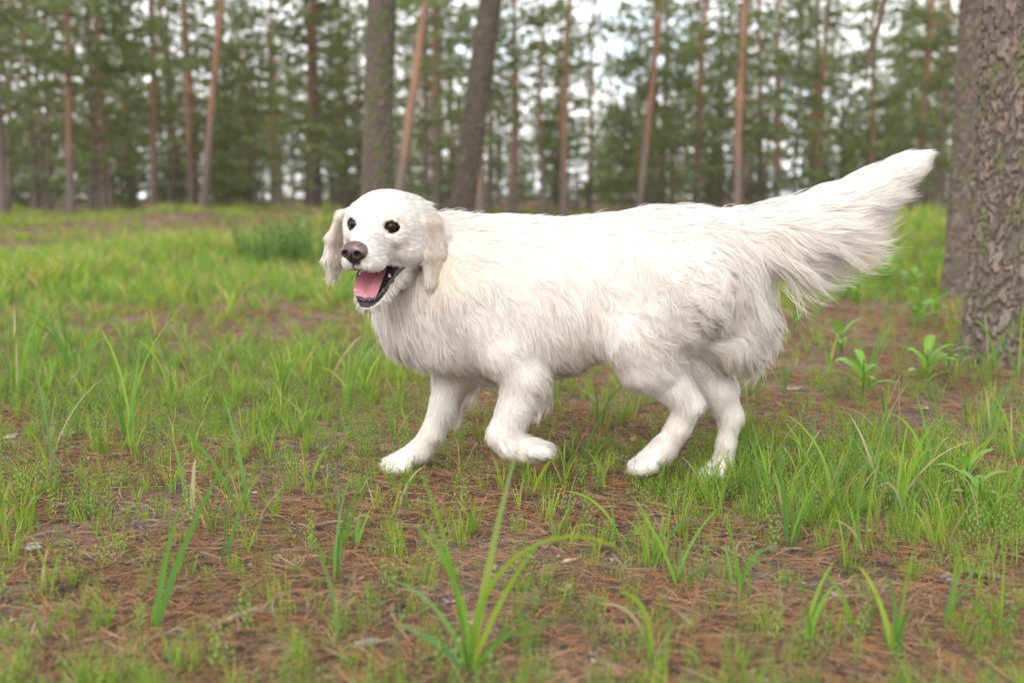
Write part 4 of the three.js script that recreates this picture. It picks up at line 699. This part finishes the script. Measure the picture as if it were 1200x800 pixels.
{ const R = rng(95), LG = [0.20, 0.39, 0.03], DG = [0.085, 0.23, 0.025], YG = [0.36, 0.44, 0.04], BG = [0.12, 0.26, 0.085];
  // the large clump in the foreground
  grassClump(550, 790, [
    { L: 0.33, w: 0.015, turn: -0.1, tilt: 0.16, curl: 0.12, c1: YG, c2: [0.24, 0.33, 0.12], roll: 1.3 }, { L: 0.36, w: 0.011, turn: 0.1, tilt: 0.03, curl: 2.3, c1: LG, c2: YG }, { L: 0.24, w: 0.010, turn: 3.0, tilt: 0.02, curl: 0.8, c1: LG, c2: LG }, { L: 0.30, w: 0.009, turn: 3.1, tilt: 0.12, curl: 0.25, c1: DG, c2: LG },
    { L: 0.15, w: 0.010, turn: 0.1, tilt: 0.6, curl: 0.9, c1: LG, c2: DG }, { L: 0.13, w: 0.012, turn: 3.3, tilt: 0.7, curl: 0.8, c1: BG, c2: BG }, { L: 0.23, w: 0.010, turn: 0.3, tilt: 0.35, curl: 0.3, c1: YG, c2: LG }, { L: 0.24, w: 0.008, turn: 2.9, tilt: 0.1, curl: 0.4, c1: DG, c2: LG }, { L: 0.14, w: 0.012, turn: -0.7, tilt: 0.8, curl: 0.7, c1: BG, c2: LG }, { L: 0.19, w: 0.008, turn: 3.4, tilt: 0.3, curl: 1.2, c1: LG, c2: BG }, { L: 0.15, w: 0.008, turn: 1.6, tilt: 0.2, curl: 0.6, c1: LG, c2: LG }, { L: 0.13, w: 0.009, turn: -1.8, tilt: 0.2, curl: 0.6, c1: DG, c2: LG }, { L: 0.12, w: 0.006, turn: 0.8, tilt: 0.1, curl: 0.4, c1: LG, c2: LG }, { L: 0.12, w: 0.006, turn: 2.2, tilt: 0.15, curl: 0.4, c1: LG, c2: YG },
  ], 'large clump of broad yellow-green blades standing on the bare needle litter in front');
  const spots = [ // u, v, number, height m, width mm, spread
    [152, 520, 6, 0.30, 9, 0.35], [262, 660, 4, 0.19, 10, 0.3], [285, 600, 6, 0.20, 9, 0.7], [225, 600, 2, 0.17, 10, 0.3], [60, 560, 5, 0.24, 8, 0.5], [20, 470, 7, 0.30, 10, 0.5], [88, 450, 6, 0.26, 9, 0.5], [40, 430, 5, 0.26, 9, 0.4], [200, 470, 5, 0.22, 9, 0.6], [150, 430, 5, 0.22, 8, 0.6], [255, 430, 4, 0.22, 8, 0.6], [330, 470, 5, 0.20, 8, 0.6], [410, 480, 5, 0.22, 8, 0.6], [425, 440, 5, 0.2, 8, 0.6], [360, 420, 4, 0.2, 8, 0.6], [395, 690, 4, 0.20, 8, 0.3], [410, 640, 5, 0.14, 8, 0.8], [405, 760, 3, 0.16, 9, 0.4], [590, 520, 3, 0.12, 7, 0.4], [636, 540, 3, 0.12, 8, 0.5], [685, 545, 4, 0.17, 9, 0.8], [700, 500, 5, 0.16, 8, 0.6], [660, 620, 4, 0.14, 8, 0.9], [725, 640, 6, 0.15, 7, 0.9], [780, 655, 5, 0.14, 7, 0.9], [760, 760, 3, 0.12, 8, 0.8],
    [800, 690, 5, 0.14, 8, 0.8], [870, 700, 5, 0.15, 8, 0.9], [900, 600, 7, 0.17, 6, 0.5], [930, 640, 6, 0.18, 7, 0.6], [945, 560, 7, 0.2, 7, 0.5], [980, 610, 8, 0.20, 7, 0.5], [1010, 650, 5, 0.18, 8, 0.7], [1030, 580, 8, 0.22, 7, 0.6], [1055, 620, 8, 0.2, 8, 0.8], [1000, 520, 7, 0.18, 7, 0.5], [1045, 530, 6, 0.2, 7, 0.7], [1090, 560, 6, 0.18, 8, 0.6], [1095, 500, 6, 0.17, 6, 0.4], [1130, 500, 6, 0.16, 6, 0.4], [1160, 520, 6, 0.16, 6, 0.4], [1190, 540, 6, 0.2, 8, 0.6], [1180, 600, 5, 0.2, 8, 0.9], [1150, 640, 4, 0.18, 8, 0.9], [940, 760, 6, 0.13, 8, 0.5], [1010, 740, 5, 0.13, 8, 0.5], [1050, 770, 8, 0.14, 8, 0.5], [1110, 730, 5, 0.14, 8, 0.5], [1170, 750, 4, 0.15, 8, 0.5], [880, 480, 5, 0.16, 7, 0.6], [920, 460, 6, 0.18, 7, 0.6], [1015, 455, 6, 0.22, 9, 0.5], [975, 440, 5, 0.2, 9, 0.5], [1165, 440, 4, 0.24, 12, 0.6], [1190, 450, 5, 0.26, 11, 0.6], [1130, 432, 4, 0.2, 9, 0.5], [60, 700, 3, 0.13, 7, 0.5], [25, 620, 4, 0.16, 7, 0.6], [190, 740, 2, 0.2, 10, 0.9], [470, 600, 3, 0.12, 6, 0.7], [840, 545, 4, 0.12, 6, 0.5], [880, 560, 6, 0.15, 6, 0.4], [705, 580, 4, 0.11, 6, 0.6], [505, 440, 4, 0.16, 7, 0.6], [470, 470, 4, 0.15, 7, 0.5], [300, 520, 5, 0.15, 7, 0.6], [90, 610, 4, 0.13, 6, 0.5],
  ];
  const dry = [1.0, 0.85, 0.55];
  for (const [u, v, n, h, w, sp] of spots) {
    const bl = []; for (let k = 0; k < n; k++) { const c = mixc(mixc(DG, LG, R()), R() < 0.25 ? YG : BG, R() * 0.7), st = R() < 0.1; bl.push({ L: h * (h > 0.19 ? 1.25 : 1.05) * (0.55 + 0.6 * R()), w: w * 0.001 * (0.7 + 0.6 * R()), turn: R() * 6.283, tilt: 0.04 + sp * 0.6 * R(), curl: 0.15 + 1.15 * R() * (0.5 + sp), x: (R() - 0.5) * 0.03, z: (R() - 0.5) * 0.03, twist: (R() - 0.5) * 0.8, roll: R() * 3, seg: 9, c1: st ? STRAW : c, c2: st ? [0.5, 0.42, 0.24] : mixc(c, YG, 0.2 * R()) }); }
    const dryN = bl.filter((q) => q.c1 === STRAW).length, words = ['', 'one', 'two', 'three', 'four', 'five', 'six', 'seven', 'eight', 'nine'];
    grassClump(u, v, bl, `${h > 0.19 ? 'tall' : h > 0.14 ? 'knee-low' : 'short'} grass clump of ${words[n]} ${w > 8 ? 'broad ' : w > 6 ? '' : 'fine '}${dryN ? 'part-dry' : 'green'} blades ${nearest(u, v)}`, h > 0.19 ? 'tall grass clumps' : 'low grass clumps');
  }
}
// --- broad-leaved weeds
function weed(u, v, h, n, label, grp, tone, seed) {
  const R = rng(seed), p = onGround(u, v), t = group('weed'); p.y = groundY(p.x, p.z); t.position.copy(p);
  const st = new MB(); st.tube([new THREE.Vector3(0, -0.01, 0), new THREE.Vector3(0.005, h * 0.5, 0), new THREE.Vector3(0, h * 0.85, 0.004)], [0.0035, 0.003, 0.0015], 5, () => [0.12, 0.17, 0.05]); mesh('stem', st.geo(), leafMat, t);
  for (let k = 0; k < n; k++) {
    const mb = new MB(), a = k * 2.4 + R(), y0 = h * (0.15 + 0.65 * k / n), L = h * (0.5 + 0.35 * R()), w = L * 0.30, N = 7, up = 0.75 + 0.5 * R(), c = [tone[0] * (0.8 + 0.4 * R()), tone[1] * (0.85 + 0.3 * R()), tone[2]]; const ca = Math.cos(a), sa = Math.sin(a); let r = 0.002, y = y0, th = up;
    for (let i = 0; i <= N; i++) { const q = i / N, ww = w * 0.5 * Math.pow(Math.sin(Math.PI * Math.min(1, 0.06 + q * 0.94)), 0.75); for (const s of [-1, 0, 1]) { const lift = s ? 0.25 * ww : 0; mb.v(r * ca - s * ww * sa, y + lift, r * sa + s * ww * ca, -Math.sin(th) * ca * 0.5, 1, -Math.sin(th) * sa * 0.5, ...c.map((e) => e * (s ? 1 : 1.25))); } r += Math.cos(th) * L / N; y += Math.sin(th) * L / N; th -= 1.3 / N; }
    for (let i = 0; i < N; i++) for (const s of [0, 1]) { const A = i * 3 + s; mb.i.push(A, A + 1, A + 3, A + 1, A + 4, A + 3); }
    mesh('leaf', mb.geo(true), leafMat, t);
  }
  return tag(t, label, 'plant', grp);
}
{ const T = [0.20, 0.37, 0.04];
  [[1085, 455, 0.17, 8], [1110, 445, 0.14, 7], [1010, 470, 0.17, 8], [985, 425, 0.16, 7], [1075, 385, 0.2, 8], [1095, 380, 0.18, 7], [985, 352, 0.22, 8], [1040, 345, 0.24, 9], [960, 365, 0.2, 7], [1005, 365, 0.2, 7], [1070, 350, 0.2, 8], [1130, 590, 0.11, 7], [1145, 610, 0.10, 6], [930, 395, 0.14, 6]].forEach(([u, v, h, n], i) => weed(u, v, h, n, `${h < 0.13 ? 'tiny' : h < 0.18 ? 'low' : 'taller'} bright green broad-leaved weed of ${n} leaves ${nearest(u, v)}`, 'broad-leaved weeds', T, 700 + i));
const herb = (u, v, h, n, seed) => { // soft upright herb: many leafy shoots from one root
    const R = rng(seed), p = onGround(u, v), t = group('bushy_herb'); p.y = groundY(p.x, p.z); t.position.copy(p);
    for (let k = 0; k < n; k++) { const mb = new MB(), a = R() * 6.283, r = 0.16 * Math.sqrt(R()), lx = Math.cos(a), lz = Math.sin(a), H = h * (0.6 + 0.5 * R()), sp = 0.25 * R() * H, tone = 0.8 + 0.5 * R(), c = [0.20 * tone, 0.33 * tone, 0.07 * tone], P = (t2) => new THREE.Vector3(lx * (r + sp * t2 * t2), H * t2, lz * (r + sp * t2 * t2));
      mb.tube([P(0), P(0.4), P(0.75), P(1)], [0.004, 0.003, 0.0025, 0.001], 3, () => [0.12, 0.16, 0.05], false);
      for (let j = 0; j < 16; j++) { const q = P(0.15 + 0.85 * j / 16), b2 = j * 2.4 + a, L = 0.075 * (0.7 + 0.6 * R()); blade(mb, { x: 0, z: 0, L, w: 0.014, turn: b2, tilt: 0.6 + 0.4 * R(), curl: 0.8, seg: 3, c1: c, c2: c, roll: 0 }); const m = mb.p.length / 3; for (let i = m - 12; i < m; i++) { mb.p[3 * i] += q.x; mb.p[3 * i + 1] += q.y; mb.p[3 * i + 2] += q.z; } }
      mesh('shoot', mb.geo(true), leafMat, t); }
    return tag(t, 'soft leafy green herb standing taller than the meadow beside the ear of the dog', 'plant', 'bushy herbs in the meadow'); };
  [[330, 318, 0.46, 26], [316, 322, 0.36, 20], [347, 320, 0.42, 22], [364, 314, 0.46, 22], [298, 316, 0.34, 18], [378, 322, 0.34, 16]].forEach(([u, v, h, n], i) => herb(u, v, h, n, 740 + i));
}
// ================= small things on the litter =================
{ const R = rng(96), V = (x, y, z) => new THREE.Vector3(x, y, z);
  const woodMat = new THREE.MeshStandardMaterial({ vertexColors: true, roughness: 0.9 });
  function twig(u1, v1, u2, v2, r, c, label, fork) {
    const a = onGround(u1, v1), b = onGround(u2, v2), pts = [], rad = [], N = 12, mb = new MB(), nx = -(b.z - a.z), nz = b.x - a.x;
    for (let k = 0; k <= N; k++) { const t = k / N, w = 0.10 * fbm(t * 2, u1, v1, 2); const x = lerp(a.x, b.x, t) + nx * w, z = lerp(a.z, b.z, t) + nz * w; pts.push(V(x, groundY(x, z) + r * 0.9 + 0.006 * Math.sin(t * 3.1), z)); rad.push(r * (1 - 0.55 * t) * (0.85 + 0.3 * R())); }
    const g = group('twig'), col = () => { const v = 0.75 + 0.5 * R(); return c.map((q) => q * v); }; g.position.copy(a);
    mb.tube(pts, rad, 7, col); mesh('stem', mb.geo().translate(-a.x, -a.y, -a.z), woodMat, g);
    for (const [t, dx, dz] of fork || []) { const p = pts[Math.round(t * N)], m2 = new MB(); m2.tube([p, V(p.x + dx * 0.5, p.y + 0.012, p.z + dz * 0.5), V(p.x + dx, p.y + 0.004, p.z + dz)], [r * 0.5, r * 0.4, r * 0.2], 6, col); mesh('side_twig', m2.geo().translate(-a.x, -a.y, -a.z), woodMat, g); }
    tag(g, label, 'twig');
  }
  twig(222, 748, 338, 702, 0.0042, [0.24, 0.2, 0.17], 'thin grey forked twig lying in front on the bare litter', [[0.1, -0.05, 0.03], [0.35, 0.07, -0.02]]);
  twig(552, 558, 602, 574, 0.0035, [0.22, 0.17, 0.14], 'short grey brown twig lying under the raised forepaw of the dog');
  twig(658, 661, 692, 659, 0.0035, [0.48, 0.34, 0.2], 'short pale peeled stick on the litter between the grass clumps');
  twig(402, 580, 442, 577, 0.0032, [0.25, 0.2, 0.16], 'short dull twig lying in front of the planted forepaw');
  twig(1190, 688, 1120, 676, 0.007, [0.15, 0.11, 0.085], 'thick dark broken branch end lying beside a grey bark flake', [[0.6, -0.04, 0.04]]);
  twig(300, 740, 372, 782, 0.003, [0.36, 0.27, 0.2], 'thin light brown stalk lying across the sandy litter in front');
  twig(330, 660, 396, 655, 0.0018, [0.42, 0.32, 0.2], 'thin straw stalk lying flat beside a lichen scrap');
  twig(890, 690, 965, 715, 0.003, [0.17, 0.13, 0.1], 'dark thin twig half hidden by grass in front of the hind paws');
  twig(30, 560, 98, 548, 0.006, [0.14, 0.11, 0.09], 'dark brown stick lying among tall grass clumps');
  twig(412, 768, 452, 760, 0.008, [0.2, 0.17, 0.14], 'stubby mossy piece of wood beside the large foreground grass clump');
  twig(820, 640, 846, 652, 0.003, [0.3, 0.22, 0.15], 'very short brown stick on litter below the hind paws');
  twig(205, 772, 178, 796, 0.004, [0.2, 0.16, 0.13], 'short grey stick lying on sandy ground in front');
  // fallen leaves and flakes of bark: thin curled scraps
  function scrap(name, u, v, s, c, curl, label, cat) {
    const p = onGround(u, v), N = 8, mb = new MB(), a0 = R() * 6.28, pts = [], th = name === 'bark_flake' ? 0.004 : 0.0007;
    for (const side of [1, 0]) { for (let i = 0; i <= N; i++) for (let j = 0; j <= N; j++) { const x = i / N * 2 - 1, y = j / N * 2 - 1, rr = Math.pow(Math.abs(x), 2.2) + Math.pow(Math.abs(y), 2.2), k = rr > 0 ? Math.min(1, 1 / Math.max(1, Math.sqrt(rr))) : 1, ja = 1 + 0.22 * n3(x * 2.2, y * 2.2, u), q = 0.85 + 0.3 * n3(x * 3, y * 3, v); mb.v(x * k * s * ja, curl * s * (x * x * 0.8 + 0.3 * x * y) + 0.1 * s * n3(x * 2, y * 2, u + 3) + side * th + 0.012 * s, y * k * s * 0.62 * ja, 0, 1, 0, c[0] * q, c[1] * q, c[2] * q); } }
    const M = (N + 1) * (N + 1); for (let i = 0; i < N; i++) for (let j = 0; j < N; j++) { const A = i * (N + 1) + j, B = A + N + 1; mb.i.push(A, A + 1, B, A + 1, B + 1, B); mb.i.push(M + A, M + B, M + A + 1, M + A + 1, M + B, M + B + 1); }
    const edge = []; for (let i = 0; i <= N; i++) edge.push(i * (N + 1)); for (let j = 1; j <= N; j++) edge.push(N * (N + 1) + j); for (let i = N - 1; i >= 0; i--) edge.push(i * (N + 1) + N); for (let j = N - 1; j > 0; j--) edge.push(j); for (let e = 0; e < edge.length; e++) { const A = edge[e], B = edge[(e + 1) % edge.length]; mb.i.push(A, B, M + A, B, M + B, M + A); }
    const o = mesh(name, mb.geo(true), litterMat); o.position.set(p.x, groundY(p.x, p.z) + 0.003, p.z); o.rotation.y = a0; tag(o, label, cat);
  }
  scrap('fallen_leaf', 1066, 667, 0.022, [0.55, 0.25, 0.06], 0.3, 'dry orange leaf lying beside grass stems on the litter', 'leaf');
  scrap('fallen_leaf', 416, 684, 0.018, [0.42, 0.26, 0.18], 0.35, 'pale brown curled leaf behind the large foreground clump', 'leaf');
  scrap('fallen_leaf', 115, 728, 0.024, [0.42, 0.32, 0.24], 0.2, 'large pale grey brown leaf on sandy litter in front', 'leaf');
  scrap('fallen_leaf', 292, 706, 0.010, [0.6, 0.26, 0.08], 0.2, 'tiny bright orange leaf beside the grey forked twig', 'leaf');
  scrap('fallen_leaf', 300, 512, 0.015, [0.5, 0.24, 0.07], 0.3, 'small orange leaf behind grass in the middle of the clearing', 'leaf');
  scrap('fallen_leaf', 640, 622, 0.014, [0.36, 0.22, 0.15], 0.4, 'small brown leaf on the bare litter below the belly of the dog', 'leaf');
  scrap('fallen_leaf', 660, 694, 0.016, [0.34, 0.21, 0.14], 0.5, 'brown curled leaf on bare litter beside the drooping clump', 'leaf');
  scrap('fallen_leaf', 102, 688, 0.013, [0.45, 0.33, 0.24], 0.3, 'small tan leaf above the large pale leaf', 'leaf');
  scrap('fallen_leaf', 447, 545, 0.014, [0.55, 0.5, 0.44], 0.2, 'whitish dry leaf touching the planted forepaw', 'leaf');
  scrap('fallen_leaf', 690, 528, 0.014, [0.5, 0.3, 0.14], 0.4, 'light brown leaf between fore and hind legs', 'leaf');
  scrap('fallen_leaf', 745, 516, 0.018, [0.55, 0.42, 0.22], 0.5, 'straw coloured curled leaf ahead of the swinging hind paw', 'leaf');
  scrap('fallen_leaf', 1085, 480, 0.016, [0.5, 0.45, 0.4], 0.3, 'pale dry leaf on bare litter before the thick trunk', 'leaf');
  scrap('fallen_leaf', 930, 455, 0.026, [0.55, 0.43, 0.36], 0.2, 'pale pinkish leaf on litter behind the hind legs', 'leaf');
  scrap('fallen_leaf', 375, 358, 0.05, [0.6, 0.5, 0.42], 0.2, 'pale leaf lying on red litter below the ear of the dog', 'leaf');
  scrap('bark_flake', 1113, 684, 0.020, [0.36, 0.37, 0.35], 0.15, 'grey weathered bark flake beside a broken branch end', 'bark');
  scrap('bark_flake', 82, 508, 0.030, [0.42, 0.40, 0.37], 0.1, 'long light grey bark flake among grass clumps', 'bark');
  scrap('bark_flake', 10, 510, 0.028, [0.5, 0.47, 0.43], 0.1, 'whitish bark flake beside the tallest grass', 'bark');
  scrap('bark_flake', 40, 642, 0.020, [0.5, 0.49, 0.48], 0.3, 'pale grey bark flake beside feathery seedlings', 'bark');
  scrap('bark_flake', 985, 702, 0.016, [0.45, 0.41, 0.37], 0.2, 'pale bark chip in front of the dense grass', 'bark');
  scrap('bark_flake', 230, 655, 0.012, [0.06, 0.045, 0.04], 0.2, 'small blackish bark chip near a single upright blade', 'bark');
  scrap('lichen', 322, 652, 0.014, [0.36, 0.45, 0.36], 0.6, 'pale green lichen scrap lying on brown needles', 'lichen');
  scrap('lichen', 290, 662, 0.009, [0.34, 0.43, 0.36], 0.5, 'tiny green grey lichen scrap near an upright blade', 'lichen');
  // pine cones
  function cone(u, v, s, turn, label) {
    const p = onGround(u, v), g = group('pine_cone'), mat = litterMat, core = new THREE.SphereGeometry(s * 0.42, 12, 10).scale(1, 1, 1.8); core.setAttribute('color', new THREE.Float32BufferAttribute(new Float32Array(core.attributes.position.count * 3).fill(0.05), 3)); mesh('core', core, mat, g);
    const sc = new THREE.SphereGeometry(s * 0.24, 7, 5).scale(1, 0.35, 1.25); sc.setAttribute('color', new THREE.Float32BufferAttribute(Array.from({ length: sc.attributes.position.count }, () => [0.16, 0.11, 0.08]).flat(), 3));
    for (let k = 0; k < 34; k++) { const t = k / 34, a = k * 2.39996, r = s * (0.2 + 0.42 * Math.sin(Math.PI * (0.12 + 0.8 * t))), z = (t * 2 - 1) * s * 0.85, m = mesh('scale', sc, mat, g); m.position.set(Math.cos(a) * r, Math.sin(a) * r, z); m.rotation.set(0, 0, a - Math.PI / 2); m.rotateX(-0.7); }
    g.position.set(p.x, groundY(p.x, p.z) + s * 0.5, p.z); g.rotation.y = turn; tag(g, label, 'pine cone');
  }
  cone(236, 659, 0.017, 0.5, 'dark open pine cone near a single upright grass blade');
  cone(668, 588, 0.015, 1.4, 'small brown pine cone on bare litter below the belly');
  cone(905, 645, 0.015, 2.4, 'small dark pine cone among grass in front of the hind paws');
  cone(470, 712, 0.014, 0.2, 'dark pine cone behind the large foreground grass clump');
}
renderer.render(scene, camera);
